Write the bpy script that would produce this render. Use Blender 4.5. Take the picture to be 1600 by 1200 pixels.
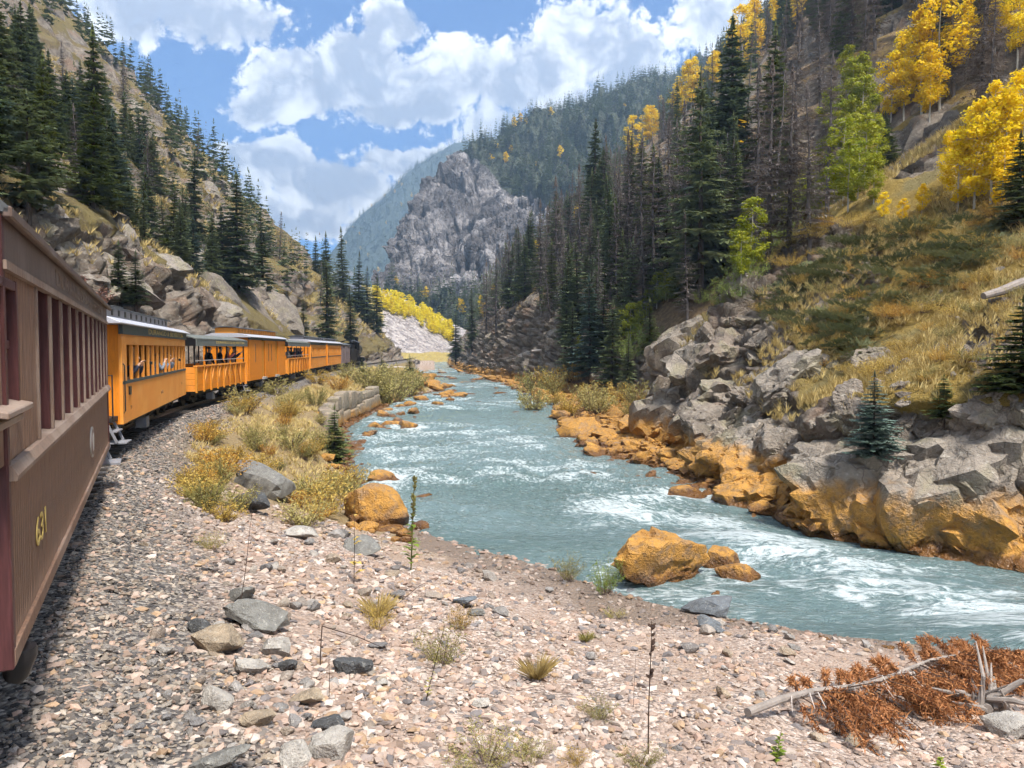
import bpy, bmesh, math, random
import numpy as np
from mathutils import Vector, Matrix
R = math.radians
for o in list(bpy.data.objects): bpy.data.objects.remove(o)
scene = bpy.context.scene
C = scene.collection
# ------------------------------------------------------------------ camera
CAMZ, PITCH, F = 2.36, math.atan(55/1200), 1200.0
cam_d = bpy.data.cameras.new('camera'); cam = bpy.data.objects.new('camera', cam_d); C.objects.link(cam)
cam.location = (0, 0, CAMZ); cam.rotation_euler = (R(90) - PITCH, 0, 0)
cam_d.lens = 27; cam_d.sensor_width = 36; cam_d.clip_end = 6000; cam_d.clip_start = 0.05
scene.camera = cam
scene.view_settings.view_transform = 'Standard'; scene.view_settings.look = 'None'
scene.view_settings.gamma = 1; scene.view_settings.exposure = 1.25
scene.view_settings.use_curve_mapping = False
try:
    scene.cycles.use_denoising = True; scene.cycles.max_bounces = 5; scene.cycles.transparent_max_bounces = 6
    scene.cycles.use_adaptive_sampling = True; scene.cycles.adaptive_threshold = .03; scene.cycles.adaptive_min_samples = 12; scene.cycles.diffuse_bounces = 2; scene.cycles.glossy_bounces = 2; scene.cycles.transmission_bounces = 3
    scene.cycles.volume_bounces = 0; scene.cycles.caustics_reflective = False; scene.cycles.caustics_refractive = False
except Exception: pass
SUN_EL, SUN_AZ = 60, 148
SUN_STRENGTH, SUN_ANGLE = 3.9, 9
sd = bpy.data.lights.new('sun', 'SUN'); sd.energy = SUN_STRENGTH; sd.angle = R(SUN_ANGLE); sd.color = (1, .94, .85)
sun = bpy.data.objects.new('sun', sd); C.objects.link(sun)
sdir = Vector((math.sin(R(SUN_AZ))*math.cos(R(SUN_EL)), math.cos(R(SUN_AZ))*math.cos(R(SUN_EL)), math.sin(R(SUN_EL))))
sun.rotation_euler = sdir.to_track_quat('Z', 'Y').to_euler(); sun.location = (30, -50, 90)

# ------------------------------------------------------------------ node helper
class NT:
    def __init__(s, tree): s.t = tree; s.n = tree.nodes; s.l = tree.links
    def add(s, typ, **kw):
        n = s.n.new(typ)
        for k, v in kw.items():
            if k == 'i':
                for a, b in v.items():
                    if isinstance(b, bpy.types.NodeSocket): s.l.new(b, n.inputs[a])
                    else: n.inputs[a].default_value = b
            else: setattr(n, k, v)
        return n
    def m(s, op, a, b=0.0, c=None, clamp=False):
        d = {0: a, 1: b}
        if c is not None: d[2] = c
        return s.add('ShaderNodeMath', operation=op, use_clamp=clamp, i=d).outputs[0]
    def vm(s, op, a, b=(0, 0, 0)):
        n = s.add('ShaderNodeVectorMath', operation=op, i={0: a, 1: b})
        return n.outputs[1] if op in ('LENGTH', 'DOT_PRODUCT') else n.outputs[0]
    def noise(s, vec, scale, detail=4, rough=.55, out=0, dist=0.0):
        return s.add('ShaderNodeTexNoise', i={'Vector': vec, 'Scale': scale, 'Detail': detail, 'Roughness': rough, 'Distortion': dist}).outputs[out]
    def mr(s, v, a, b, c=0.0, d=1.0, smooth=True):
        return s.add('ShaderNodeMapRange', interpolation_type='SMOOTHSTEP' if smooth else 'LINEAR',
                     i={0: v, 1: a, 2: b, 3: c, 4: d}).outputs[0]
    def mix(s, f, a, b, blend='MIX'):
        n = s.add('ShaderNodeMix', data_type='RGBA', blend_type=blend, clamp_factor=True)
        for k, v in ((0, f), (6, a), (7, b)):
            if isinstance(v, bpy.types.NodeSocket): s.l.new(v, n.inputs[k])
            else: n.inputs[k].default_value = v if k == 0 else (tuple(v) + (1,))[:4]
        return n.outputs[2]
    def ramp(s, f, stops):
        n = s.add('ShaderNodeValToRGB', i={0: f}); e = n.color_ramp.elements
        while len(e) < len(stops): e.new(.5)
        for x, (p, c) in zip(e, stops): x.position = p; x.color = tuple(c) + (1,)
        return n.outputs[0]

# ------------------------------------------------------------------ sky with cumulus clouds
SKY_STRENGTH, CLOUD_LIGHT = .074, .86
world = bpy.data.worlds.new('World'); scene.world = world; world.use_nodes = True
world.cycles.sampling_method = 'NONE'
w = NT(world.node_tree); w.n.clear()
sky = w.add('ShaderNodeTexSky', sky_type='NISHITA', sun_disc=False, sun_elevation=R(SUN_EL), sun_rotation=R(SUN_AZ),
            altitude=2500, air_density=1.15, dust_density=.5, ozone_density=2.2)
tc = w.add('ShaderNodeTexCoord').outputs['Generated']
dirv = w.vm('NORMALIZE', tc)
sx = w.add('ShaderNodeSeparateXYZ', i={0: dirv})
az = w.m('ARCTAN2', sx.outputs[0], sx.outputs[1])
el = w.m('ARCSINE', sx.outputs[2])
p2 = w.add('ShaderNodeCombineXYZ', i={0: az, 1: el}).outputs[0]
def px_dir(px, py):
    a, b = (px-800)/F, (600-py)/F
    return np.array((a, math.cos(PITCH)+b*math.sin(PITCH), -math.sin(PITCH)+b*math.cos(PITCH)))
BLOBS = [(470,128,108,66),(580,100,110,76),(700,120,125,70),(830,118,140,76),(915,58,105,84),(1000,85,90,80),(622,32,55,34),(905,150,140,48),(420,165,62,42),(640,165,160,36),
         (300,8,175,52),(190,10,100,40),(1130,25,130,52),(430,262,95,48),(525,305,130,52),(655,262,150,38),(800,205,130,38),(480,345,90,40),(960,170,120,36),(390,330,60,50)]
wob = w.vm('SCALE', w.vm('SUBTRACT', w.noise(p2, 7, 3, .6, out=1), (.5, .5, .5)), (0, 0, 0)); 
wob.node.inputs[3].default_value = .085
pw = w.vm('ADD', p2, wob)
fld = None
for bx_, by_, rx_, ry_ in BLOBS:
    d_ = px_dir(bx_, by_); d_ /= np.linalg.norm(d_)
    ca, ce = math.atan2(d_[0], d_[1]), math.asin(d_[2])
    q = w.vm('MULTIPLY', w.vm('SUBTRACT', pw, (ca, ce, 0)), (F/rx_, F/ry_, 0))
    v = w.m('SUBTRACT', 1, w.m('POWER', w.vm('LENGTH', q), 1.5))
    fld = v if fld is None else w.add('ShaderNodeMath', operation='SMOOTH_MAX', i={0: fld, 1: v, 2: .35}).outputs[0]
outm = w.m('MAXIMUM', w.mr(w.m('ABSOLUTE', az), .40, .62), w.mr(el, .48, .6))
fo = w.m('MULTIPLY', w.m('SUBTRACT', w.noise(dirv, 2.6, 3, .55), .36), 5)  # unseen cloud beyond the view, thickened to brighten the ambient light and lift shadows
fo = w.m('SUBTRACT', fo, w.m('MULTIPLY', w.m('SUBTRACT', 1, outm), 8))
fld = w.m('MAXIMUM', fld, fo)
n1 = w.noise(p2, 15, 9, .70)
n0 = w.noise(p2, 70, 3, .6)
fn = w.m('ADD', w.m('ADD', fld, w.m('MULTIPLY', w.m('SUBTRACT', n1, .5), 2.3)), w.m('MULTIPLY', w.m('SUBTRACT', n0, .5), .4))
bl = w.m('ABSOLUTE', w.m('MULTIPLY', w.m('SUBTRACT', w.noise(pw, 24, 4, .55), .5), 4.))
fn = w.m('ADD', fn, w.m('MULTIPLY', w.m('SUBTRACT', bl, .42), .6))
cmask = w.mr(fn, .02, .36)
n2 = w.noise(w.vm('ADD', pw, (3.1, 7.7, 0)), 9, 4, .55)
core = w.mr(w.m('ADD', w.m('MULTIPLY', fld, .8), w.m('ADD', w.m('MULTIPLY', w.m('SUBTRACT', n2, .5), 2.4), w.m('MULTIPLY', w.m('SUBTRACT', .42, bl), .55))), .12, .9)
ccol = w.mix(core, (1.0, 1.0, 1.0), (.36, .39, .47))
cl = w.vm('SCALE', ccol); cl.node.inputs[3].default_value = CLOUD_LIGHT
skc = w.vm('SCALE', sky.outputs[0]); skc.node.inputs[3].default_value = SKY_STRENGTH
skc2 = w.vm('MULTIPLY', skc, (.44, .80, 1.24))
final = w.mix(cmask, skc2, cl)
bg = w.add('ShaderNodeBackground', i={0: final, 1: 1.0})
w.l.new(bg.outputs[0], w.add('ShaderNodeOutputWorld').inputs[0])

# ------------------------------------------------------------------ numpy noise
def _h(ix, iy, iz, seed):
    n = (ix.astype(np.int64)*374761393 + iy.astype(np.int64)*668265263 + iz.astype(np.int64)*2147483647 + seed*144665) & 0xffffffff
    n = ((n ^ (n >> 13))*1274126177) & 0xffffffff
    n = ((n ^ (n >> 16))*2246822519) & 0xffffffff
    return ((n ^ (n >> 15)) & 0xffffff)/float(0xffffff)
def vnoise(x, y, z=0., seed=0):
    x, y, z = np.broadcast_arrays(np.asarray(x, float), np.asarray(y, float), np.asarray(z, float))
    ix, iy, iz = np.floor(x), np.floor(y), np.floor(z)
    fx, fy, fz = x-ix, y-iy, z-iz
    fx, fy, fz = [f*f*(3-2*f) for f in (fx, fy, fz)]
    r = 0
    for dx in (0, 1):
        for dy in (0, 1):
            for dz in (0, 1):
                wgt = (fx if dx else 1-fx)*(fy if dy else 1-fy)*(fz if dz else 1-fz)
                r = r + wgt*_h(ix+dx, iy+dy, iz+dz, seed)
    return r
def fbm(x, y, z=0., o=4, seed=0, g=.5):
    a, s, t = 1., 0., 0.
    for k in range(o):
        s = s + a*vnoise(np.asarray(x)*2**k, np.asarray(y)*2**k, np.asarray(z)*2**k, seed+k*17); t += a; a *= g
    return s/t
def worley(x, y, z, seed=0):
    ix, iy, iz = np.floor(x), np.floor(y), np.floor(z)
    f1 = np.full(x.shape, 9.); f2 = np.full(x.shape, 9.); idv = np.zeros(x.shape)
    for dx in (-1, 0, 1):
        for dy in (-1, 0, 1):
            for dz in (-1, 0, 1):
                cx, cy, cz = ix+dx, iy+dy, iz+dz
                px_, py_, pz_ = cx+_h(cx, cy, cz, seed), cy+_h(cx, cy, cz, seed+1), cz+_h(cx, cy, cz, seed+2)
                d = np.sqrt((px_-x)**2+(py_-y)**2+(pz_-z)**2)
                c = d < f1
                f2 = np.where(c, f1, np.minimum(f2, d)); idv = np.where(c, _h(cx, cy, cz, seed+3), idv); f1 = np.where(c, d, f1)
    return f1, f2, idv
def sstep(a, b, x):
    t = np.clip((np.asarray(x, float)-a)/(b-a), 0, 1); return t*t*(3-2*t)
def cinterp(xs, ys):
    xs, ys = np.array(xs, float), np.array(ys, float)
    m = np.gradient(ys, xs)
    def f(x):
        x = np.asarray(x, float); xc = np.clip(x, xs[0], xs[-1])
        k = np.clip(np.searchsorted(xs, xc)-1, 0, len(xs)-2)
        h = xs[k+1]-xs[k]; t = (xc-xs[k])/h
        v = (2*t**3-3*t**2+1)*ys[k]+(t**3-2*t**2+t)*h*m[k]+(-2*t**3+3*t**2)*ys[k+1]+(t**3-t**2)*h*m[k+1]
        return v + np.where(x < xs[0], (x-xs[0])*m[0], 0) + np.where(x > xs[-1], (x-xs[-1])*m[-1], 0)
    return f
def linterp(xs, ys): return lambda x: np.interp(x, xs, ys)
def P(px, py, Y):
    d = px_dir(px, py); return np.array((0, 0, CAMZ)) + d*(Y/d[1])
def to_px(X, Y, Z):
    c, s = math.cos(PITCH), math.sin(PITCH); Zc = np.asarray(Z)-CAMZ
    fw = np.asarray(Y)*c - Zc*s; up = np.asarray(Y)*s + Zc*c
    return 800+F*np.asarray(X)/fw, 600-F*up/fw, fw

# ------------------------------------------------------------------ mesh helpers
def link(o, parent=None):
    C.objects.link(o)
    if parent is not None: o.parent = parent
    return o
def mesh_np(name, V, faces, mat=None, smooth=True, col=None, uvcol=None, sharp=None):
    """V (n,3), faces (m,3) or (m,4) arrays"""
    me = bpy.data.meshes.new(name); V = np.asarray(V, np.float32); faces = np.asarray(faces, np.int32); k = faces.shape[1]
    me.vertices.add(len(V)); me.vertices.foreach_set('co', V.ravel())
    me.loops.add(faces.size); me.loops.foreach_set('vertex_index', faces.ravel())
    me.polygons.add(len(faces)); me.polygons.foreach_set('loop_start', np.arange(0, faces.size, k, dtype=np.int32))
    try: me.polygons.foreach_set('loop_total', np.full(len(faces), k, np.int32))
    except Exception: pass
    me.polygons.foreach_set('use_smooth', np.full(len(faces), smooth))
    if col is not None:
        a = me.color_attributes.new('col', 'FLOAT_COLOR', 'POINT'); cc = np.ones((len(V), 4), np.float32)
        cc[:, :np.asarray(col).shape[1]] = col; a.data.foreach_set('color', cc.ravel())
    me.update(calc_edges=True); me.validate()
    if sharp: me.set_sharp_from_angle(angle=R(sharp))
    if mat: me.materials.append(mat)
    return me
def tag(o, label=None, cat=None, group=None, kind=None):
    if label: o['label'] = label
    if cat: o['category'] = cat
    if group: o['group'] = group
    if kind: o['kind'] = kind
    return o
def obj(name, me, parent=None, loc=None, rot=None, scale=None, **kw):
    o = bpy.data.objects.new(name, me); link(o, parent)
    if loc is not None: o.location = [float(v) for v in loc]
    if rot is not None: o.rotation_euler = rot
    if scale is not None: o.scale = (scale,)*3 if np.isscalar(scale) else scale
    return tag(o, **kw)
def empty(name, loc=(0, 0, 0), rz=0., **kw):
    o = bpy.data.objects.new(name, None); link(o); o.location = [float(v) for v in loc]; o.rotation_euler = (0, 0, rz); o.empty_display_size = .3
    return tag(o, **kw)
def copy_tree(o, parent=None, first=True):
    c = o.copy(); C.objects.link(c); c.parent = parent
    for ch in list(o.children): copy_tree(ch, c, False)
    return c
class MB:
    """collects simple solids into one mesh"""
    def __init__(s): s.v = []; s.f = []
    def box(s, x0, x1, y0, y1, z0, z1):
        b = len(s.v)
        s.v += [(x0,y0,z0),(x1,y0,z0),(x1,y1,z0),(x0,y1,z0),(x0,y0,z1),(x1,y0,z1),(x1,y1,z1),(x0,y1,z1)]
        s.f += [tuple(b+i for i in q) for q in ((3,2,1,0),(4,5,6,7),(0,1,5,4),(1,2,6,5),(2,3,7,6),(3,0,4,7))]; return s
    def bar(s, a, b, wd, hg=None, up=(0, 0, 1)):
        a, b = Vector(a), Vector(b); hg = hg or wd; d = (b-a).normalized(); u = Vector(up)
        if abs(d.dot(u)) > .98: u = Vector((1, 0, 0))
        x = d.cross(u).normalized()*wd/2; y = x.cross(d).normalized()*hg/2
        k = len(s.v); s.v += [tuple(q) for p in (a, b) for q in (p-x-y, p+x-y, p+x+y, p-x+y)]
        s.f += [tuple(k+i for i in q) for q in ((3,2,1,0),(4,5,6,7),(0,1,5,4),(1,2,6,5),(2,3,7,6),(3,0,4,7))]; return s
    def tube(s, pts, rad, n=8, cap=True):
        pts = [Vector(p) for p in pts]; k0 = len(s.v)
        for i, p in enumerate(pts):
            d = (pts[min(i+1, len(pts)-1)]-pts[max(i-1, 0)]).normalized()
            u = Vector((0, 0, 1)) if abs(d.z) < .9 else Vector((1, 0, 0))
            x = d.cross(u).normalized(); y = x.cross(d)
            r = rad[i] if hasattr(rad, '__len__') else rad
            s.v += [tuple(p + x*math.cos(2*math.pi*j/n)*r + y*math.sin(2*math.pi*j/n)*r) for j in range(n)]
        for i in range(len(pts)-1):
            for j in range(n):
                a, b = k0+i*n+j, k0+i*n+(j+1) % n
                s.f.append((a, b, b+n, a+n))
        if cap:
            s.f.append(tuple(k0+j for j in reversed(range(n)))); e = k0+(len(pts)-1)*n; s.f.append(tuple(e+j for j in range(n)))
        return s
    def prism(s, prof, y0, y1):
        """profile of (x,z) extruded along y"""
        k = len(s.v); n = len(prof)
        s.v += [(x, y0, z) for x, z in prof] + [(x, y1, z) for x, z in prof]
        s.f += [tuple(k+i for i in range(n)), tuple(k+n+i for i in reversed(range(n)))]
        s.f += [(k+(i+1) % n, k+i, k+n+i, k+n+(i+1) % n) for i in range(n)]; return s
    def mesh(s, name, mat, smooth=False, bevel=0):
        me = bpy.data.meshes.new(name); me.from_pydata(s.v, [], s.f); me.update()
        if bevel or True:
            bm = bmesh.new(); bm.from_mesh(me)
            bmesh.ops.recalc_face_normals(bm, faces=bm.faces[:])
            if bevel: bmesh.ops.bevel(bm, geom=bm.edges[:], offset=bevel, segments=1, affect='EDGES', clamp_overlap=True)
            bm.to_mesh(me); bm.free()
        if smooth:
            me.polygons.foreach_set('use_smooth', np.full(len(me.polygons), True)); me.set_sharp_from_angle(angle=R(35))
        if mat: me.materials.append(mat)
        return me
    def build(s, name, mat, parent=None, smooth=False, bevel=0, **kw):
        return obj(name, s.mesh(name, mat, smooth, bevel), parent, **kw)
def replicate(prot, idx, loc, rz, sc, tilt=None, tint=None):
    """prot: list of (V,F tri); returns merged V,F,col"""
    Vs, Fs, Cs, off = [], [], [], 0
    for k, (pv, pf) in enumerate(prot):
        s = np.where(idx == k)[0]
        if not len(s): continue
        ca, sa = np.cos(rz[s])[:, None], np.sin(rz[s])[:, None]
        v = np.repeat(pv[None], len(s), 0)
        scs = sc[s] if sc.ndim == 2 else np.repeat(sc[s][:, None], 3, 1)
        v = v*scs[:, None, :]
        if tilt is not None:
            ct, st = np.cos(tilt[s])[:, None], np.sin(tilt[s])[:, None]
            v = np.stack((v[..., 0], v[..., 1]*ct-v[..., 2]*st, v[..., 1]*st+v[..., 2]*ct), -1)
        v = np.stack((v[..., 0]*ca-v[..., 1]*sa, v[..., 0]*sa+v[..., 1]*ca, v[..., 2]), -1) + loc[s][:, None, :]
        f = pf[None] + (np.arange(len(s))*len(pv))[:, None, None] + off
        Vs.append(v.reshape(-1, 3)); Fs.append(f.reshape(-1, pf.shape[1])); off += len(s)*len(pv)
        if tint is not None: Cs.append(np.repeat(tint[s], len(pv), 0))
    return np.concatenate(Vs), np.concatenate(Fs), (np.concatenate(Cs) if tint is not None else None)

# ------------------------------------------------------------------ materials
def new_mat(name):
    m = bpy.data.materials.new(name); m.use_nodes = True; t = NT(m.node_tree)
    return m, t, t.n['Principled BSDF']
def setp(t, b, **kw):
    for k, v in kw.items():
        if isinstance(v, bpy.types.NodeSocket): t.l.new(v, b.inputs[k.replace('_', ' ')])
        else:
            if isinstance(v, tuple) and len(v) == 3: v = v + (1,)
            b.inputs[k.replace('_', ' ')].default_value = v
def bump(t, b, h, strength=.5, dist=.05):
    n = t.add('ShaderNodeBump', i={'Strength': strength, 'Distance': dist, 'Height': h}); t.l.new(n.outputs[0], b.inputs['Normal'])
def simple(name, col, rough=.6, metal=0., var=.12, scale=6, bmp=.15, spec=.4):
    m, t, b = new_mat(name)
    co = t.add('ShaderNodeTexCoord').outputs['Object']
    n = t.noise(co, scale, 6, .65)
    c = t.mix(n, tuple(x*(1-var*1.6) for x in col), tuple(min(1, x*(1+var*1.6)) for x in col))
    setp(t, b, Base_Color=c, Roughness=rough, Metallic=metal, Specular_IOR_Level=spec)
    if bmp: bump(t, b, t.noise(co, scale*6, 4), bmp, .01)
    return m
# ================================================================== terrain guide curves (metres; rail head is z=0)
ZW = -2.64
Xside = cinterp([-20, -6, 4.1, 13.4, 17.5, 23, 29, 39.4, 52, 70, 93, 110, 140, 180, 230, 330],
                [8.5, 1.97, -2.74, -7.1, -8.9, -10.95, -12.4, -13.9, -15.4, -18, -20.4, -21.3, -21.8, -23, -28, -46])
def heading(Y): return np.arctan((Xside(np.asarray(Y)+.5)-Xside(np.asarray(Y)-.5)))
Xc = lambda Y: Xside(Y) - 1.2/np.cos(heading(Y))          # track centre line
XfL = lambda Y: Xc(Y) - 3.2                               # foot of the hillside behind the train
XwL = cinterp([-20, 0, 6, 9, 12.4, 13.3, 14, 15.6, 17.9, 19.7, 24.5, 30.8, 38.7, 42, 63, 80, 92, 105, 133, 180, 240, 330],
              [45, 27, 19, 14, 8.25, 5.3, 4.0, 1.95, .4, -1.6, -5.0, -6.6, -8.4, -9.4, -11, -10.8, -8.5, -11, -15.5, -23, -32, -50])
XwR = cinterp([-20, 0, 8, 12, 15.5, 17.4, 19.7, 21.8, 25, 27.3, 30.8, 36, 42, 48, 60, 75, 92, 133, 200, 300, 350],
              [70, 46, 31, 21, 14.4, 11.5, 8.2, 7.3, 7.1, 7.0, 5.9, 4.5, 3.2, 2.6, 2.6, 1.8, 0, -5.5, -15.8, -27, -35])
XfR = cinterp([-20, 0, 8, 12, 15.5, 17.4, 19.7, 21.8, 25, 30, 36, 42, 46, 52, 60, 70, 80, 92, 110, 133, 200, 300, 350],
              [70.2, 46.2, 31.2, 21.3, 14.7, 11.8, 8.5, 7.7, 7.5, 7.6, 7.2, 7.0, 8.4, 10.6, 10.8, 9.2, 6, 2.8, .3, -4.6, -15, -26, -34])
cR = linterp([0, 15, 20, 26, 33, 38, 44, 50, 58, 70, 82, 95, 130, 200, 350], [3.4, 3.7, 3.5, 3.0, 5.2, 8.0, 7.5, 4, 3, 4, 6, 9, 12, 10, 10])
wR = linterp([0, 15, 20, 26, 33, 38, 44, 50, 58, 70, 82, 95, 130, 200, 350], [1.2, 1.3, 1.6, 2.2, 3.6, 4.6, 4.6, 3, 2.4, 2.6, 3.6, 4.6, 6, 6, 7])
m1R = linterp([0, 15, 26, 33, 40, 46, 55, 70, 90, 130, 200, 350], [.50, .52, .60, .66, .70, .80, .98, 1.02, .98, .92, .94, 1.0])
m2R = linterp([0, 30, 45, 60, 90, 130, 200, 350], [.62, .62, .7, .86, .95, .93, .96, 1.02])
def smin(a, b, k):
    h = np.clip(.5+.5*(b-a)/k, 0, 1); return b*(1-h)+a*h-k*h*(1-h)
def hR(X, Y):
    X, Y = np.broadcast_arrays(np.asarray(X, float), np.asarray(Y, float))
    n0 = fbm(X*.06, Y*.06, 3.1, 3, 5)-.5
    d = X-XfR(Y)
    c, wd, a, b = cR(Y), wR(Y), m1R(Y), m2R(Y)
    dd = np.maximum(d, 0)
    cl = np.minimum(c, dd*c/wd*1.0); cl = np.where(dd < wd, c*(dd/wd)**.8, c)
    up = np.maximum(dd-wd, 0); z = cl + a*np.minimum(up, 18) + b*np.maximum(up-18, 0)
    z = z + n0*sstep(4, 30, dd)*(4+.08*dd)
    # ledges
    st = fbm(X*.11, Y*.11, 9., 3, 8); amp = sstep(5, 14, dd)*sstep(44, 60, Y)
    per = 7.0; q = (z+st*9)/per; z = z + amp*(np.floor(q)+sstep(.55, .95, q-np.floor(q))-q)*per*.45
    rampw = np.clip((X-XwR(Y))/np.maximum(XfR(Y)-XwR(Y), .25), -6, 1)
    bar = np.where(rampw > 0, .55*rampw**.7*np.clip((XfR(Y)-XwR(Y))/1.5, 0, 1), .5*rampw)
    return ZW + z + np.where(d < 0, np.minimum(bar, 1.2), .55*np.clip((XfR(Y)-XwR(Y))/1.5, 0, 1))
cL = linterp([0, 10, 20, 35, 50, 62, 75, 90, 110, 140, 250], [6, 7, 8.5, 9.5, 9.5, 8, 6, 4, 2.5, 2, 5])
mL = linterp([0, 20, 40, 70, 110, 150, 200, 260], [.95, .95, .95, .97, 1.0, 1.0, 1.02, 1.1])
def hL(X, Y):
    X, Y = np.broadcast_arrays(np.asarray(X, float), np.asarray(Y, float))
    d = np.maximum(XfL(Y)-X, 0); c = cL(Y)*(.75+.5*fbm(Y*.09, 0*Y, 2., 2, 3)); wd = c*.55+.2
    z = np.where(d < wd, c*(d/wd)**.85, c) + mL(Y)*np.maximum(d-wd, 0)
    z = z + (fbm(X*.05, Y*.05, 1.7, 3, 11)-.5)*sstep(3, 25, d)*(5+.07*d)
    st = fbm(X*.09, Y*.09, 4., 3, 21); q = (z+st*10)/8; am = sstep(6, 12, d)
    z = z + am*(np.floor(q)+sstep(.5, .92, q-np.floor(q))-q)*8*.55
    return -.45+z
def hG(X, Y):
    """bank between hillside foot and river"""
    X, Y = np.broadcast_arrays(np.asarray(X, float), np.asarray(Y, float))
    xs, xw = Xside(Y)+.75, XwL(Y); t = (X-xs)/(xw-xs)
    tc_ = np.clip(t, 0, 1)
    near = 1-(1-tc_)**1.75
    far = .25*sstep(0, .5, tc_)+.75*sstep(.62, 1.0, tc_)
    k = sstep(20, 34, Y); g = near*(1-k)+far*k
    z = -.42 + (ZW+.42)*g
    z = np.where(t > 1, ZW-np.minimum((X-xw)*.22, 1.0), z)
    z = z + np.where((t > .02), (fbm(X*.5, Y*.5, 0., 4, 2)-.5)*.42*sstep(.02, .2, t)*(1-.6*sstep(.8, 1., t)), 0)
    ctr = np.abs(X-Xc(Y))*np.cos(heading(Y))
    z = z + .22*(1-sstep(1.15, 1.9, ctr))
    return z
def height(X, Y):
    X, Y = np.broadcast_arrays(np.asarray(X, float), np.asarray(Y, float))
    mid = .5*(XwL(Y)+XwR(Y))
    return np.where(X < XfL(Y), hL(X, Y), np.where(X < mid, hG(X, Y), hR(X, Y)))
from mathutils.bvhtree import BVHTree
BVH = []
def cast(px, py, y0=3., y1=330.):
    """first point of the built terrain (or river bed under the water) along a direction"""
    d = Vector(px_dir(px, py)); o = Vector((0, 0, CAMZ)) + d*(y0/d.y); best = None
    for tr in BVH:
        h, n_, k_, ds = tr.ray_cast(o, d.normalized(), 1000.)
        if h is not None and (best is None or h.y < best.y): best = h
    if d.z < 0:
        q = o + d*((ZW-o.z)/d.z)
        if best is None or q.y < best.y: return np.array((q.x, q.y, float(height(q.x, q.y))))
    if best is None or best.y > y1: return None
    return np.array(best)
def grid_faces(nr, nc):
    i = np.arange((nr-1)*(nc-1)); r, c = i//(nc-1), i % (nc-1); a = r*nc+c
    return np.stack((a, a+1, a+nc+1, a+nc), 1)
def normals_grid(V, nr, nc):
    g = V.reshape(nr, nc, 3); du = np.gradient(g, axis=1); dv = np.gradient(g, axis=0)
    n = np.cross(du, dv); n /= np.linalg.norm(n, axis=2, keepdims=True)+1e-9
    return n.reshape(-1, 3)
def rock_disp(V, N, big, amp):
    """blocky jointed displacement along normals; amp per vertex"""
    x, y, z = V[:, 0], V[:, 1], V[:, 2]
    ax = .80*x+.25*y+.55*z; ay = -.3*x+.95*y; az_ = -.55*x-.15*y+.83*z
    out = 0
    for s, a, sd_ in ((big, .5, 1), (big*.42, .26, 5), (big*.17, .12, 9)):
        wv = .35*(fbm(x/s*.7, y/s*.7, z/s*.7, 2, sd_)-.5)
        f1, f2, i_ = worley(ax/s+wv, ay/s*.7, az_/s*1.3+wv, sd_)
        out = out + a*big*((i_-.5)*1.1 - .5*np.exp(-((f2-f1)/.10)**2) - .25*f1)
    return V + N*(out*amp)[:, None]

# ------------------------------------------------------------------ ground materials
OCHRE = (.42, .185, .022)
def stain_nodes(t, pos, base, top=1.5, rough=.85):
    """ochre mine-water staining up to a noisy tide line; returns colour, wetness"""
    z = t.add('ShaderNodeSeparateXYZ', i={0: pos}).outputs[2]
    n = t.noise(pos, .55, 3); n3 = t.noise(pos, 3.5, 4)
    lim = t.m('ADD', t.m('ADD', ZW+top-1.0, t.m('MULTIPLY', n, 1.1)), t.m('MULTIPLY', n3, .9))
    f = t.mr(t.m('SUBTRACT', lim, z), -.3, .3)
    oc = t.mix(t.noise(pos, 2.2, 3, .65), (.23, .105, .022), (.64, .335, .07))
    oc = t.mix(t.mr(t.noise(pos, 7, 3), .45, .75), oc, (.25, .155, .075))
    f = t.m('MULTIPLY', f, t.mr(t.noise(pos, 1.1, 4, .65), .28, .5, .45, .96))
    c = t.mix(f, base, oc)
    wet = t.mr(t.m('SUBTRACT', t.m('ADD', ZW+.12, t.m('MULTIPLY', n3, .45)), z), -.1, .12)
    return t.mix(t.m('MULTIPLY', wet, .75), c, (.075, .028, .014)), wet
def rock_nodes(t, pos, c1=(.125, .10, .08), c2=(.29, .245, .20), c3=(.27, .175, .12)):
    n = t.noise(pos, .9, 5, .65); n2 = t.noise(pos, .33, 2); n3 = t.noise(pos, 6, 3, .7)
    c = t.mix(t.mr(n, .32, .68), c1, c2)
    c = t.mix(t.m('MULTIPLY', t.mr(n2, .52, .7), .7), c, c3)
    c = t.mix(t.m('MULTIPLY', t.mr(n3, .56, .68), .45), c, (.46, .45, .38))
    v = t.add('ShaderNodeTexVoronoi', feature='DISTANCE_TO_EDGE', i={'Vector': t.vm('MULTIPLY', t.vm('ADD', pos, t.noise(pos, 1.2, 1, out=1)), (1.0, .7, 1.6)), 'Scale': 1.3}).outputs[0]
    crack = t.mr(v, 0, .045)
    return t.mix(t.m('MULTIPLY', t.m('SUBTRACT', 1, crack), .0), c, (.1, .09, .08)), n3, crack
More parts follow.
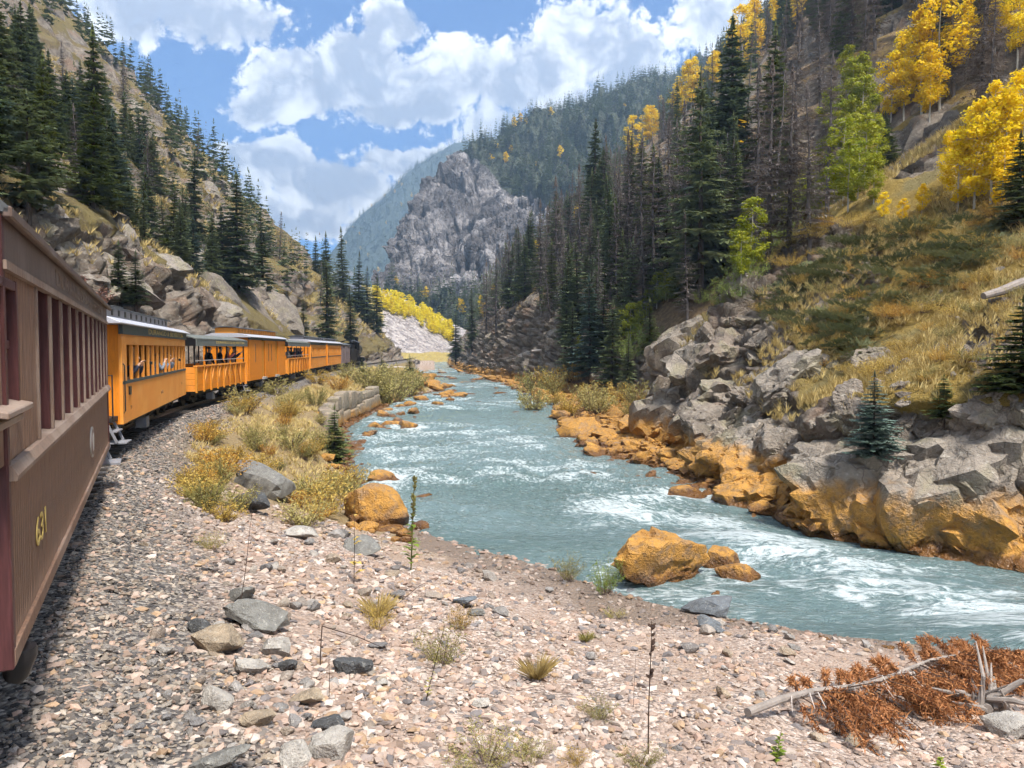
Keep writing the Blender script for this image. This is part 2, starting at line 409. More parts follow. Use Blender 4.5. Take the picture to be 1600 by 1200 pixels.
# hillside: vertex colour r=rock mask, g=grass gold, b=stain allowed
def hill_mat(name, stain=True, dirtc=(.15, .105, .062), grassc=(.34, .235, .06)):
    m, t, b = new_mat(name)
    pos = t.add('ShaderNodeNewGeometry').outputs['Position']
    at = t.add('ShaderNodeVertexColor', layer_name='col').outputs[0]
    sp = t.add('ShaderNodeSeparateColor', i={0: at})
    rk, n3, crack = rock_nodes(t, pos)
    nz = t.noise(pos, 2.3, 5, .7)
    dirt = t.mix(t.mr(nz, .35, .7), dirtc, tuple(x*1.9 for x in dirtc))
    gr = t.mix(t.noise(pos, 5, 3, .75), tuple(x*.62 for x in grassc), grassc)
    gr = t.mix(t.mr(t.noise(pos, .5, 2), .5, .66), gr, (.20, .16, .065))
    soil = t.mix(t.mr(t.m('ADD', sp.outputs[1], t.m('MULTIPLY', t.m('SUBTRACT', nz, .5), 1.1)), .35, .6), dirt, gr)
    c = t.mix(t.mr(t.m('ADD', sp.outputs[0], t.m('MULTIPLY', t.m('SUBTRACT', nz, .5), .8)), .42, .58), soil, rk)
    if stain:
        c, wet = stain_nodes(t, pos, c)
        setp(t, b, Roughness=t.mr(wet, 0, 1, .85, .25))
    else: setp(t, b, Roughness=.9)
    setp(t, b, Base_Color=c, Specular_IOR_Level=.25)
    h = t.m('ADD', t.m('ADD', t.noise(pos, 5, 5, .72), t.m('MULTIPLY', t.noise(pos, 28, 1), .25))  , 0.0)
    bump(t, b, h, .9, .28)
    return m
M = {}
M['hill_right'] = hill_mat('right_hillside'); M['hill_left'] = hill_mat('left_hillside', False, (.12, .09, .055), (.22, .17, .065))

# ------------------------------------------------------------------ right hillside
def d_grid(d0, fine, nf, dmax, nt):
    a = np.concatenate((np.linspace(d0, 0, 14)[:-1], np.arange(nf)*fine))
    return np.concatenate((a, a[-1]+np.cumsum(np.geomspace(fine*1.05, dmax, nt))))
Yr = np.concatenate((np.arange(2, 12, .6), np.arange(12, 48, .135), 48+np.cumsum(np.geomspace(.14, 3.2, 260))))
Yr = Yr[Yr < 335]
Dr = d_grid(-7, .085, 85, 5.5, 150)
def steer(D, Y):  # first columns reach from the bed under the water to the slope's foot
    return D
YY, DD = np.meshgrid(Yr, Dr, indexing='ij')
XX = XfR(YY)+DD; ZZ = hR(XX, YY)
V = np.stack((XX, YY, ZZ), -1).reshape(-1, 3); nr, nc = YY.shape
N = -normals_grid(V, nr, nc); N *= np.sign(N[:, 2:3]+1e-9)
slope = 1-N[:, 2]
rockn = fbm(V[:, 0]*.14, V[:, 1]*.14, V[:, 2]*.14, 4, 31)
Dv, Yv = DD.ravel(), YY.ravel()
cliffm = (1-sstep(.9, 1.35, Dv/np.maximum(wR(Yv), .1)+ (rockn-.5)*1.6))*sstep(-.6, .1, Dv)
upper = sstep(.33, .47, slope+.35*(rockn-.5))*sstep(44, 56, Yv)
outc = sstep(.60, .68, rockn)*.9*sstep(2, 5, Dv)
nose = np.exp(-((Yv-37)/7.)**2)*(1-sstep(6, 11, Dv+6*(rockn-.5)))*sstep(-.5, .5, Dv)
rmask = np.clip(np.maximum.reduce([cliffm, upper, outc, nose]), 0, 1)
V2 = rock_disp(V, N, 1.9, rmask*np.clip(.75+Yv/220, .75, 1.8)*sstep(-.8, .4, Dv))
V2[:, 2] += (1-rmask)*(fbm(V[:, 0]*1.2, V[:, 1]*1.2, 0., 4, 71)-.5)*.45*sstep(0, 2, Dv)
gm = fbm(V[:, 0]*.1, V[:, 1]*.1, 0., 4, 41)*.9+.3*(1-sstep(40, 70, Yv))-.15*sstep(60, 90, Yv)
BVH.append(BVHTree.FromPolygons(V2.tolist(), grid_faces(nr, nc).tolist()))
obj('right_hillside', mesh_np('right_hillside', V2, grid_faces(nr, nc)[:, ::-1], M['hill_right'], True, np.stack((rmask, gm, 0*gm), 1)), kind='structure')

# ------------------------------------------------------------------ left hillside
Yl = np.concatenate((np.arange(-6, 12, 1.), 12+np.cumsum(np.geomspace(.2, 2.4, 250)))); Yl = Yl[Yl < 252]
Dl = d_grid(-.6, .13, 60, 4.5, 110)
YY, DD = np.meshgrid(Yl, Dl, indexing='ij')
XX = XfL(YY)-DD; ZZ = np.where(DD < 0, -.5, hL(XX, YY))
ZZ = ZZ - sstep(228, 252, YY)*np.maximum(ZZ+3, 0)*.95
V = np.stack((XX, YY, ZZ), -1).reshape(-1, 3); nr, nc = YY.shape
N = normals_grid(V, nr, nc); N *= np.sign(N[:, 2:3]+1e-9); slope = 1-N[:, 2]
rockn = fbm(V[:, 0]*.12, V[:, 1]*.12, V[:, 2]*.12, 4, 131); Dv, Yv = DD.ravel(), YY.ravel()
cm = (1-sstep(.9, 1.3, Dv/(cL(Yv)*.6+.2)+(rockn-.5)*1.5))*sstep(-.3, .2, Dv)*(1-.75*sstep(75, 100, Yv))
rmask = np.clip(np.maximum(cm, np.maximum(sstep(.30, .46, slope+.4*(rockn-.5)), .9*sstep(.56, .64, rockn))), 0, 1)
V2 = rock_disp(V, N, 2.8, rmask*np.clip(.95+Yv/260, .95, 1.7)*sstep(0, .8, Dv))
gm = fbm(V[:, 0]*.09, V[:, 1]*.09, 0., 4, 141)*1.0+.12
BVH.append(BVHTree.FromPolygons(V2.tolist(), grid_faces(nr, nc).tolist()))
obj('left_hillside', mesh_np('left_hillside', V2, grid_faces(nr, nc), M['hill_left'], True, np.stack((rmask, gm, 0*gm), 1)), kind='structure')

# ------------------------------------------------------------------ gravel bank, track bed
m, t, b = new_mat('gravel_bank')
pos = t.add('ShaderNodeNewGeometry').outputs['Position']
vo = t.add('ShaderNodeTexVoronoi', i={'Vector': pos, 'Scale': 24.0}); vo2 = t.add('ShaderNodeTexVoronoi', i={'Vector': pos, 'Scale': 9.0})
rc = t.add('ShaderNodeSeparateColor', i={0: vo.outputs['Color']}).outputs[0]
c = t.ramp(rc, [(0, (.13, .105, .09)), (.3, (.29, .215, .175)), (.6, (.40, .31, .255)), (.85, (.49, .40, .345)), (1, (.57, .51, .46))])
c = t.mix(t.mr(t.noise(pos, .6, 4), .4, .65), c, (.33, .245, .195))
at = t.add('ShaderNodeSeparateColor', i={0: t.add('ShaderNodeVertexColor', layer_name='col').outputs[0]})
bal = t.ramp(rc, [(0, (.045, .042, .045)), (.5, (.14, .125, .115)), (.8, (.26, .23, .20)), (1, (.34, .31, .28))])
c = t.mix(at.outputs[0], c, bal)
c = t.mix(t.m('MULTIPLY', at.outputs[1], .85), c, t.mix(t.noise(pos, 4, 6), (.16, .11, .05), (.30, .22, .09)))
zz = t.add('ShaderNodeSeparateXYZ', i={0: pos}).outputs[2]
c = t.mix(t.mr(zz, ZW+.20, ZW+.02), c, (.19, .145, .115))
setp(t, b, Base_Color=c, Roughness=.9, Specular_IOR_Level=.2)
bump(t, b, t.m('ADD', t.m('MULTIPLY', vo.outputs[0], -1), t.m('MULTIPLY', vo2.outputs[0], -1.5)), .9, .035)
M['gravel'] = m
Yg = np.concatenate((np.arange(-14, 4, .5), 4+np.cumsum(np.geomspace(.06, 2.2, 300)))); Yg = Yg[Yg < 300]
Tg = np.linspace(0, 1, 170)
YY, TT = np.meshgrid(Yg, Tg, indexing='ij')
x0, x1 = XfL(YY)-.5, XwL(YY)+4.5; XX = x0+(x1-x0)*TT**1.1; ZZ = hG(XX, YY)
V = np.stack((XX, YY, ZZ), -1).reshape(-1, 3); nr, nc = YY.shape
dT = (V[:, 0]-Xside(V[:, 1]))*np.cos(heading(V[:, 1]))
balm = 1-sstep(.7, 2.0, dT+1.4*(fbm(V[:, 0]*.5, V[:, 1]*.5, 0, 3, 7)-.5))
tt = (V[:, 0]-Xside(V[:, 1]))/(XwL(V[:, 1])-Xside(V[:, 1]))
veg = sstep(15, 22, V[:, 1])*sstep(.05, .3, tt)*(1-sstep(.85, .97, tt))
V[:, 2] += (fbm(V[:, 0]*5, V[:, 1]*5, 0, 3, 9)-.5)*.07*sstep(0, .3, dT)
BVH.append(BVHTree.FromPolygons(V.tolist(), grid_faces(nr, nc).tolist()))
obj('gravel_bank', mesh_np('gravel_bank', V, grid_faces(nr, nc), M['gravel'], True, np.stack((balm, veg, 0*veg), 1)), kind='structure')
# valley floor sheet reaching to the horizon
m, t, b = new_mat('valley_floor'); pos = t.add('ShaderNodeNewGeometry').outputs['Position']
setp(t, b, Base_Color=t.mix(t.noise(pos, .05, 6), (.10, .09, .05), (.22, .18, .10)), Roughness=.95)
obj('valley_ground', MB().box(-1950, 2350, -280, 2750, -6.5, -5.5).mesh('valley_ground', m), kind='structure')

# ------------------------------------------------------------------ river
Yw = np.concatenate((np.arange(-10, 9, .6), 9+np.cumsum(np.geomspace(.045, 1.9, 640)))); Yw = Yw[Yw < 335]
Tw = np.linspace(0, 1, 230)
YY, TT = np.meshgrid(Yw, Tw, indexing='ij')
xa, xb = XwL(YY)-3.5, np.maximum(XwR(YY), XfR(YY)-.6)+1.6
XX = xa+(xb-xa)*TT
S = np.concatenate(([0], np.cumsum(np.hypot(np.diff(Yw), np.diff(.5*(XwL(Yw)+XwR(Yw)))))))[:, None]+0*TT
Wd = TT*np.maximum(XwR(YY)-XwL(YY), 6)*np.clip(np.cos(np.arctan(np.gradient(.5*(XwL(Yw)+XwR(Yw)), Yw)))[:, None], .35, 1)
rip = sum(a*(1-np.abs(2*fbm(S*fs, Wd*fw, k*3., 3, 60+k)-1)) for k, (a, fs, fw) in enumerate(((.24, .38, .55), (.16, .95, 1.1), (.08, 2.3, 2.7))))
bandn = fbm(S*.10, Wd*.16, 0, 3, 77)
rough = sstep(.40, .62, bandn)
calm = sstep(1.5, 0, (xb-1.6)-XX)*sstep(26, 18, YY)
pxw, pyw, _ = to_px(XX, YY, ZW+0*XX)
chute = np.exp(-((pyw-np.interp(pxw, [850, 1000, 1150, 1300, 1600], [800, 800, 845, 900, 985]))/np.interp(pxw, [850, 1150, 1600], [45, 42, 60]))**2)*sstep(820, 960, pxw)
rough = np.clip(np.maximum(rough*.8+.12, chute)*(1-calm*.9), 0, 1)
shore = sstep(-.3, 1.2, XX-XwL(YY))
ZZ = ZW-.04+(rip-.2)*(.5+1.1*rough)*shore
ringf = 0*XX
for bx_, by_, bw_ in ((1028,905,178),(1130,888,62),(1153,908,66),(1237,922,30),(996,820,28),(1072,776,66),(598,757,58),(638,672,44),(880,750,30),(930,747,40),(835,705,26),(1330,940,26),(588,818,118),(1120,930,26)):
    d_ = px_dir(bx_, by_); yb = (CAMZ-ZW)/(-d_[2])*d_[1]; xb_ = d_[0]/d_[1]*yb; rb = bw_*yb/F/2
    ds = np.hypot(XX-xb_, (YY-yb)*1.0); ringf = np.maximum(ringf, np.exp(-((ds-rb*.95)/(.22*rb+.12))**2))
    ringf = np.maximum(ringf, .8*np.exp(-((XX-xb_-.35*(yb-YY))/(.8*rb))**2)*sstep(0, .5*rb, yb-YY)*sstep(4.5*rb, 1.2*rb, yb-YY))
crest = sstep(.52, .80, fbm(S*.9, Wd*.8, 5., 4, 91)+.5*(rip-.2)+.10*(rough-.5))
foam = (.45*crest*rough+.22*rough+.24*chute*(1-calm))*shore+.55*ringf
V = np.stack((XX, YY, ZZ), -1).reshape(-1, 3); nr, nc = YY.shape
m, t, b = new_mat('river_water')
geo = t.add('ShaderNodeNewGeometry').outputs['Position']
at = t.add('ShaderNodeSeparateColor', i={0: t.add('ShaderNodeVertexColor', layer_name='col').outputs[0]})
fcoord = t.add('ShaderNodeCombineXYZ', i={0: at.outputs[1], 1: at.outputs[2]}).outputs[0]
fc = t.vm('SCALE', fcoord); fc.node.inputs[3].default_value = 100.
st = t.vm('MULTIPLY', fc, (3.2, 5.5, 1))
fn_ = t.noise(st, 1.6, 6, .74, dist=.6); fn2 = t.noise(t.vm('MULTIPLY', fc, (1.2, 2.2, 1)), 5, 4, .7)
fo_ = t.mr(t.m('ADD', t.m('MULTIPLY', at.outputs[0], 1.0), t.m('MULTIPLY', t.m('SUBTRACT', fn_, .5), 3.2)), .30, .95)
fo_ = t.m('MAXIMUM', fo_, t.m('MULTIPLY', t.mr(fn2, .54, .70), .45))
deep = t.mix(t.noise(t.vm('MULTIPLY', fc, (.12, .2, 1)), 1, 3), (.08, .145, .13), (.25, .345, .37))
colr = t.mix(fo_, deep, (.68, .76, .78))
setp(t, b, Base_Color=colr, Roughness=t.mr(fo_, 0, 1, .07, .6), Specular_IOR_Level=.55, IOR=1.33)
bump(t, b, t.m('ADD', t.noise(st, 1.1, 5, .72), t.m('MULTIPLY', fn2, .8)), .9, .30)
M['water'] = m
obj('river', mesh_np('river', V, grid_faces(nr, nc), m, True, np.stack((foam.ravel(), S.ravel()/100, Wd.ravel()/100), 1)), kind='structure')

# ------------------------------------------------------------------ far mountains lofted between guide lines (pixel, pixel, metres)
def resample(pts, n):
    p = np.array([P(*q) for q in pts]); l = np.concatenate(([0], np.cumsum(np.linalg.norm(np.diff(p, axis=0), axis=1)))); u = np.linspace(0, l[-1], n)
    return np.stack([np.interp(u, l, p[:, k]) for k in range(3)], 1)
def loft(rows, n, sub):
    rs = [resample(r_, n) for r_ in rows]; out = []
    ts = np.arange(len(rs), dtype=float); tt_ = np.linspace(0, len(rs)-1, sub); A = np.array(rs)
    g = np.gradient(A, axis=0) if len(rs) > 2 else np.repeat((A[1]-A[0])[None], 2, 0)
    for q in tt_:
        k = min(int(q), len(rs)-2); f = q-k
        out.append((2*f**3-3*f**2+1)*A[k]+(f**3-2*f**2+f)*g[k]+(-2*f**3+3*f**2)*A[k+1]+(f**3-f**2)*g[k+1])
    return np.array(out)
def far_mat(name, rock1, rock2, wood, zlo, zhi, sc, rot):
    m, t, b = new_mat(name); pos = t.add('ShaderNodeNewGeometry').outputs['Position']
    at = t.add('ShaderNodeSeparateColor', i={0: t.add('ShaderNodeVertexColor', layer_name='col').outputs[0]})
    st = t.vm('MULTIPLY', t.add('ShaderNodeVectorRotate', rotation_type='EULER_XYZ', i={'Vector': pos, 'Rotation': rot}).outputs[0], (1, 1, .25))
    n = t.noise(st, sc, 6, .68); n2 = t.noise(pos, sc*3, 5, .7)
    c = t.mix(t.mr(n, .42, .60), rock1, rock2); c = t.mix(t.m('MULTIPLY', t.mr(n2, .48, .58), .75), c, rock1)
    c = t.mix(t.mr(t.m('ADD', at.outputs[0], t.m('MULTIPLY', t.m('SUBTRACT', n2, .5), .9)), .42, .56), c, t.mix(n2, wood, tuple(x*1.8 for x in wood)))
    setp(t, b, Base_Color=c, Roughness=.95, Specular_IOR_Level=.1); bump(t, b, t.m('ADD', n, t.m('MULTIPLY', n2, .7)), 1, 14)
    return m
FAR = {}
def far_mountain(name, rows, n, sub, mat, big, amp, seed, forest):
    G = loft(rows, n, sub); V = G.reshape(-1, 3); nr, nc = G.shape[:2]
    N = normals_grid(V, nr, nc); N *= np.sign(-N[:, 1:2]+1e-9)
    edge = np.repeat(np.sin(np.pi*np.linspace(0, 1, nr)*.5+0)[:, None], nc, 1).ravel()
    x, y, z = V.T
    rid = (1-np.abs(2*fbm(x/big-z/big*.75, z/big*.16, y/big*.3, 4, seed)-1))
    rid2 = (1-np.abs(2*fbm(x/big*3.1-z/big*2.2, z/big*.7, y/big*1.0, 4, seed+9)-1))
    topd = 1-.75*np.repeat(np.linspace(0, 1, nr)[:, None]**6, nc, 1).ravel()
    V = V + N*((rid-.5)*amp+(rid2-.5)*amp*.55)[:, None]*topd[:, None]
    if name == 'cliff_mountain': V = rock_disp(V, N, 62., .55*topd); V = rock_disp(V, N, 17., .5*topd)
    fm = forest(*to_px(*V.T)[:2], V)
    o = obj(name, mesh_np(name, V, grid_faces(nr, nc), mat, True, np.stack((fm, fm*0, fm*0), 1)), kind='structure')
    FAR[name] = (V, fm); return o
def fmask_cliff(px, py, V):
    n = fbm(V[:, 0]*.012, V[:, 1]*.012, V[:, 2]*.012, 4, 5)-.5
    line = np.interp(px, [590, 700, 735, 780, 830, 880, 950], [180, 205, 238, 262, 292, 345, 440])
    low = sstep(455, 475, py+60*n)
    return np.clip(sstep(18, -18, py-line+90*n)+low+sstep(.12, .2, n)*.8, 0, 1)
far_mountain('cliff_mountain',
  [[(540,600,380),(640,590,380),(720,590,385),(860,560,390),(1150,540,420)],
   [(575,500,450),(650,485,450),(730,478,450),(880,440,450),(1150,370,470)],
   [(597,432,500),(650,425,500),(730,390,510),(880,330,540),(1150,230,580)],
   [(606,402,530),(655,345,560),(735,300,590),(885,250,630),(1160,140,690)],
   [(612,392,560),(660,325,610),(745,238,660),(880,192,740),(1180,75,820)],
   [(615,410,620),(665,345,680),(750,262,740),(890,220,820),(1190,120,900)]], 420, 340,
  far_mat('cliff_rock', (.12, .112, .115), (.36, .335, .335), (.06, .068, .048), 0, 1, .03, (0, -.65, 0)), 46, 34, 3, fmask_cliff)
def fmask_blue(px, py, V):
    n = fbm(V[:, 0]*.006, V[:, 1]*.006, V[:, 2]*.006, 4, 15)-.5
    return np.clip(sstep(-.10, .0, n+.1)-.5*sstep(430, 520, py), 0, 1)
far_mountain('blue_mountain',
  [[(380,600,1305),(560,590,1305),(700,590,1305),(900,580,1377)],
   [(420,500,1667),(560,460,1667),(680,420,1667),(900,380,1740)],
   [(440,478,2030),(530,412,2030),(590,345,2102),(650,288,2175),(718,247,2247),(800,235,2320),(920,230,2465)],
   [(430,500,2175),(530,440,2175),(600,375,2247),(720,285,2392),(920,260,2610)]], 220, 160,
  far_mat('far_rock', (.12, .11, .11), (.28, .26, .24), (.05, .062, .05), 0, 1, .010, (0, .4, 0)), 170, 60, 23, fmask_blue)
# talus fan at the bend
m, t, b = new_mat('talus'); pos = t.add('ShaderNodeNewGeometry').outputs['Position']
vo = t.add('ShaderNodeTexVoronoi', i={'Vector': pos, 'Scale': .9}); at = t.add('ShaderNodeSeparateColor', i={0: t.add('ShaderNodeVertexColor', layer_name='col').outputs[0]})
c = t.ramp(t.add('ShaderNodeSeparateColor', i={0: vo.outputs['Color']}).outputs[0], [(0, (.16, .14, .14)), (.6, (.34, .30, .29)), (1, (.46, .42, .40))])
gz = t.mix(t.noise(pos, .4, 6), (.24, .19, .06), (.42, .32, .11))
c = t.mix(t.mr(t.m('ADD', at.outputs[0], t.m('MULTIPLY', t.m('SUBTRACT', t.noise(pos, .12, 5), .5), .8)), .4, .6), c, gz)
setp(t, b, Base_Color=c, Roughness=.95); bump(t, b, vo.outputs[0], .8, .6)
G = loft([[(570,592,255),(640,580,265),(720,570,275),(800,575,280)], [(575,540,270),(640,545,280),(705,556,290),(800,560,300)],
          [(575,462,300),(640,490,310),(705,526,325),(800,556,340)], [(560,442,330),(640,470,345),(720,512,360),(820,548,370)]], 120, 80)
V = G.reshape(-1, 3); V[:, 2] += (fbm(V[:, 0]*.15, V[:, 1]*.15, 0, 4, 3)-.5)*2
pxy = to_px(*V.T); gm = np.clip(sstep(545, 556, pxy[1])*.9 + sstep(612, 590, pxy[0])*.7, 0, 1)
obj('talus_slope', mesh_np('talus_slope', V, grid_faces(80, 120), m, True, np.stack((gm, gm, gm), 1)), kind='structure')
FAR['talus'] = (V, gm)
# ================================================================== track and train
def car_frame(y0, y1):
    a, b_ = np.array((Xc(y0), y0)), np.array((Xc(y1), y1)); d = b_-a
    return (a[0], a[1], 0.), math.atan2(-d[0], d[1]), float(np.hypot(*d))
M['iron'] = simple('dark_iron', (.025, .024, .025), .6, .3, .3, 12)
M['rail'] = simple('rail_steel', (.16, .13, .11), .45, .7, .3, 10)
M['tie'] = simple('tie_wood', (.055, .045, .038), .9, 0, .35, 14)
def wood_mat(name, col, grain=.35, rough=.65, fade=None, plank=0., dirt=.35):
    m, t, b = new_mat(name); co = t.add('ShaderNodeTexCoord').outputs['Object']
    rnd = t.add('ShaderNodeObjectInfo').outputs['Random']
    g = t.noise(t.vm('MULTIPLY', co, (14, 14, 1.1)), 3, 6, .65); g2 = t.noise(co, 1.3, 4, .6)
    c = t.mix(t.mr(g, .3, .7), tuple(x*(1-grain) for x in col), tuple(min(1, x*(1+grain*.6)) for x in col))
    if fade: c = t.mix(t.mr(g2, .42, .68), c, fade)
    c = t.mix(t.m('MULTIPLY', rnd, .16), c, tuple(x*.5 for x in col))
    dn = t.noise(t.vm('MULTIPLY', co, (1, 3.5, .35)), 2.2, 5, .7)
    c = t.mix(t.m('MULTIPLY', t.mr(dn, .5, .75), dirt), c, tuple(x*.35 for x in col))
    setp(t, b, Base_Color=c, Roughness=rough, Specular_IOR_Level=.35); bump(t, b, g, .25, .006)
    return m
M['brown'] = wood_mat('faded_brown_boards', (.225, .130, .085), .4, .75, (.32, .22, .165))
M['brown_trim'] = wood_mat('brown_trim', (.24, .165, .125), .3, .7, (.34, .265, .215))
M['letter'] = wood_mat('brown_letterboard', (.13, .088, .07), .3, .6, (.19, .145, .125))
M['maroon'] = wood_mat('maroon_post', (.085, .028, .028), .35, .55)
M['orange'] = wood_mat('orange_paint', (.84, .305, .045), .10, .5, (.88, .38, .085), dirt=.2)
M['orange_deep'] = wood_mat('deep_orange_paint_and_shade', (.74, .235, .014), .12, .5, dirt=.25)  # also on the coach ends, where its darker tone paints in shade
M['orange_rib'] = wood_mat('orange_rib_paint', (.66, .26, .03), .12, .55)
M['fascia'] = simple('green_black_fascia', (.055, .07, .07), .6)
M['roof_grey'] = simple('grey_roof', (.42, .42, .46), .5, .1, .15, 3)
M['roof_dark'] = simple('dark_roof', (.075, .078, .082), .75, 0, .3, 3)
M['canvas'] = simple('weathered_canopy', (.12, .13, .12), .85, 0, .3, 3)
M['gold'] = simple('gold_lettering', (.55, .40, .12), .5, .2)
M['gold_dull'] = simple('dull_lettering', (.19, .14, .11), .7)
M['interior'] = simple('coach_interior', (.05, .030, .018), .8)
M['interior_tan'] = simple('coach_lining', (.28, .12, .03), .7)
M['boxgrey'] = wood_mat('mauve_grey_boards', (.22, .17, .175), .25, .7)
M['black'] = simple('black_paint', (.012, .012, .014), .35)
M['steel'] = simple('light_steel', (.45, .45, .47), .45, .4)
M['boxsteel'] = simple('dull_steel', (.17, .17, .18), .6, .2)
M['step'] = simple('step_plate', (.26, .26, .28), .55, .2)
m, t, b = new_mat('window_glass')
setp(t, b, Base_Color=(.02, .022, .024), Roughness=.04, Specular_IOR_Level=.8, Alpha=.55); M['glass'] = m

def text(s, size, mat, parent, loc, name='lettering', extr=.004, spacing=1.0, shear=0., width=None):
    """lettering on the right-hand side of a car: reads along -y when seen from +x... facing +x"""
    cu = bpy.data.curves.new(name, 'FONT'); cu.body = s; cu.size = size; cu.extrude = extr; cu.align_x = 'CENTER'; cu.align_y = 'CENTER'
    cu.space_character = spacing; cu.shear = shear; cu.materials.append(mat)
    o = bpy.data.objects.new(name, cu); C.objects.link(o)
    me = bpy.data.meshes.new_from_object(o.evaluated_get(bpy.context.evaluated_depsgraph_get())); bpy.data.objects.remove(o); me.name = name
    w_ = max(v.co.x for v in me.vertices)-min(v.co.x for v in me.vertices)
    return obj(name, me, parent, loc, (R(90), 0, R(90)), ((width/w_ if width else 1), 1, 1))
# rails and ties
Yt = np.concatenate((np.arange(-12, 40, .8), np.arange(40, 240, 2.)))
def rail_pts(off): return [(float(Xc(y)+off/np.cos(heading(y))), float(y), 0.) for y in Yt]
for off in (-.457, .457):
    mb = MB(); pts = rail_pts(off); prof = ((-.06, -.14), (.06, -.14), (.02, -.11), (.02, -.04), (.035, -.03), (.035, 0), (-.035, 0), (-.035, -.03), (-.02, -.04), (-.02, -.11))
    n = len(prof)
    for p_ in pts: mb.v += [(p_[0]+a, p_[1], c_) for a, c_ in prof]
    for i in range(len(pts)-1):
        for j in range(n): a, b2 = i*n+j, i*n+(j+1) % n; mb.f.append((a, b2, b2+n, a+n))
    mb.build('rail', M['rail'], label='steel rail under the train, %s the river' % ('nearer to' if off > 0 else 'farther from'), cat='rail')
tie = MB().box(-1.0, 1.0, -.1, .1, -.30, -.145).mesh('tie', M['tie'], bevel=.01)
s_ = 12.
while s_ < 62:
    h_ = heading(s_); obj('railway_tie', tie, loc=(Xc(s_), s_, random.uniform(-.02, .0)), rot=(0, 0, float(-h_)), label='dark wooden tie under the rails', cat='tie', group='railway ties'); s_ += .62
# shared truck (bogie)
WHEEL = {}
def truck(parent, y, rad=.36, wb=.78):
    e = bpy.data.objects.new('truck', None); link(e, parent); e.location = (0, y, 0)
    mb = MB()
    for s in (-1, 1):
        mb.box(s*.62-.05, s*.62+.05, -wb-.25, wb+.25, rad+.06, rad+.16)
        mb.prism([(s*.62-.05, rad-.12), (s*.62+.05, rad-.12), (s*.62+.05, rad-.05), (s*.62-.05, rad-.05)], -wb+.15, wb-.15)
        for yy in (-wb, wb):
            mb.box(s*.70-.09, s*.70+.09, yy-.11, yy+.11, rad-.12, rad+.12)
            mb.bar((s*.62, yy, rad+.1), (s*.62, yy*.35, rad-.08), .05)
    mb.box(-.8, .8, -.18, .18, rad, rad+.22); mb.build('truck_frame', M['iron'], e)
    if 'w' not in WHEEL:
        w_ = MB()
        for s in (-1, 1):
            w_.tube([(s*.41, 0, 0), (s*.43, 0, 0), (s*.45, 0, 0), (s*.52, 0, 0)], [rad+.025, rad+.025, rad, rad], 20)
            w_.tube([(s*.52, 0, 0), (s*.54, 0, 0)], [rad*.35, rad*.3], 12)
        w_.tube([(-.6, 0, 0), (.6, 0, 0)], .06, 8); WHEEL['w'] = w_.mesh('wheel_set', M['iron'], True)
    for yy in (-wb, wb): obj('wheel_set', WHEEL['w'], e, loc=(0, yy, rad))
    return e
def underframe(parent, L, zb, boxes=True):
    mb = MB(); mb.box(-.95, .95, .1, L-.1, zb-.16, zb+.02)
    for s in (-1, 1): mb.bar((s*.6, L*.22, zb-.14), (s*.6, L*.42, zb-.42), .035).bar((s*.6, L*.42, zb-.42), (s*.6, L*.58, zb-.42), .035).bar((s*.6, L*.58, zb-.42), (s*.6, L*.78, zb-.14), .035)
    mb.build('underframe', M['iron'], parent)
    MB().tube([(.3, L*.45, zb-.34), (.3, L*.55, zb-.34)], .17, 10).build('air_tank', M['iron'], parent, True)
    if boxes: MB().box(.75, 1.05, L*.34, L*.38, zb-.48, zb-.17).build('equipment_box', M['boxsteel'], parent, bevel=.01)
    mb = MB(); mb.box(-.12, .12, -.55, .1, zb-.22, zb-.02).box(-.09, .09, -.75, -.5, zb-.26, zb+.02).box(-.12, .12, L-.1, L+.55, zb-.22, zb-.02); mb.build('coupler', M['iron'], parent)
def steps(parent, y, zb):
    mb = MB()
    for k in range(2): mb.box(.8+k*.12, 1.2+k*.18, y-.32, y+.32, zb-.22-k*.26, zb-.19-k*.26)
    mb.bar((1.0, y-.34, zb), (1.2, y-.34, zb-.45), .05).bar((1.0, y+.34, zb), (1.2, y+.34, zb-.45), .05); mb.build('step', M['step'], parent)
def arch_roof(W, z0, rise, n=10, th=.05):
    pr = [(-W+2*W*i/n, z0+rise*(1-((-W+2*W*i/n)/W)**2)) for i in range(n+1)]
    return pr + [(x, z-th) for x, z in reversed(pr)]

# ---------------- brown coach right beside the camera
loc, rz, L1 = car_frame(3.68, 13.25)
car = empty('railway_coach', loc, rz, label='faded brown wooden coach with tall open windows, right beside the camera', cat='railway coach', group='cars of the train')
HW, ZB, ZS, ZT, ZE = 1.2, .64, 1.66, 2.82, 3.1
def along(px): # distance along the brown coach for an image column
    dX, dY = math.sin(-rz), math.cos(-rz); a = (px-800)/F
    p0 = np.array(loc[:2]) + HW*np.array((math.cos(rz), math.sin(rz)))
    # p0 + s*d lies on ray x = a*y
    return (a*p0[1]-p0[0])/(dX-a*dY)
nb = int(L1/.075); bw = L1/nb
brd = MB().box(HW-.03, HW, .003, bw-.003, ZB, ZS-.03).mesh('board', M['brown'], bevel=.004)
for i in range(nb): obj('board', brd, car, loc=(random.uniform(-.0015, .0015), i*bw, 0))
MB().box(HW-.05, HW-.028, 0.01, L1-.01, ZB+.01, ZS).build('side_backing', M['maroon'], car)
MB().prism([(HW-.06, ZS-.03), (HW+.055, ZS-.03), (HW+.06, ZS+.0), (HW+.03, ZS+.055), (HW-.06, ZS+.065)], 0, L1).build('belt_rail', M['brown_trim'], car)
MB().box(HW-.02, HW+.022, .0, L1, ZB-.05, ZB+.05).build('side_sill', M['brown'], car, bevel=.006)
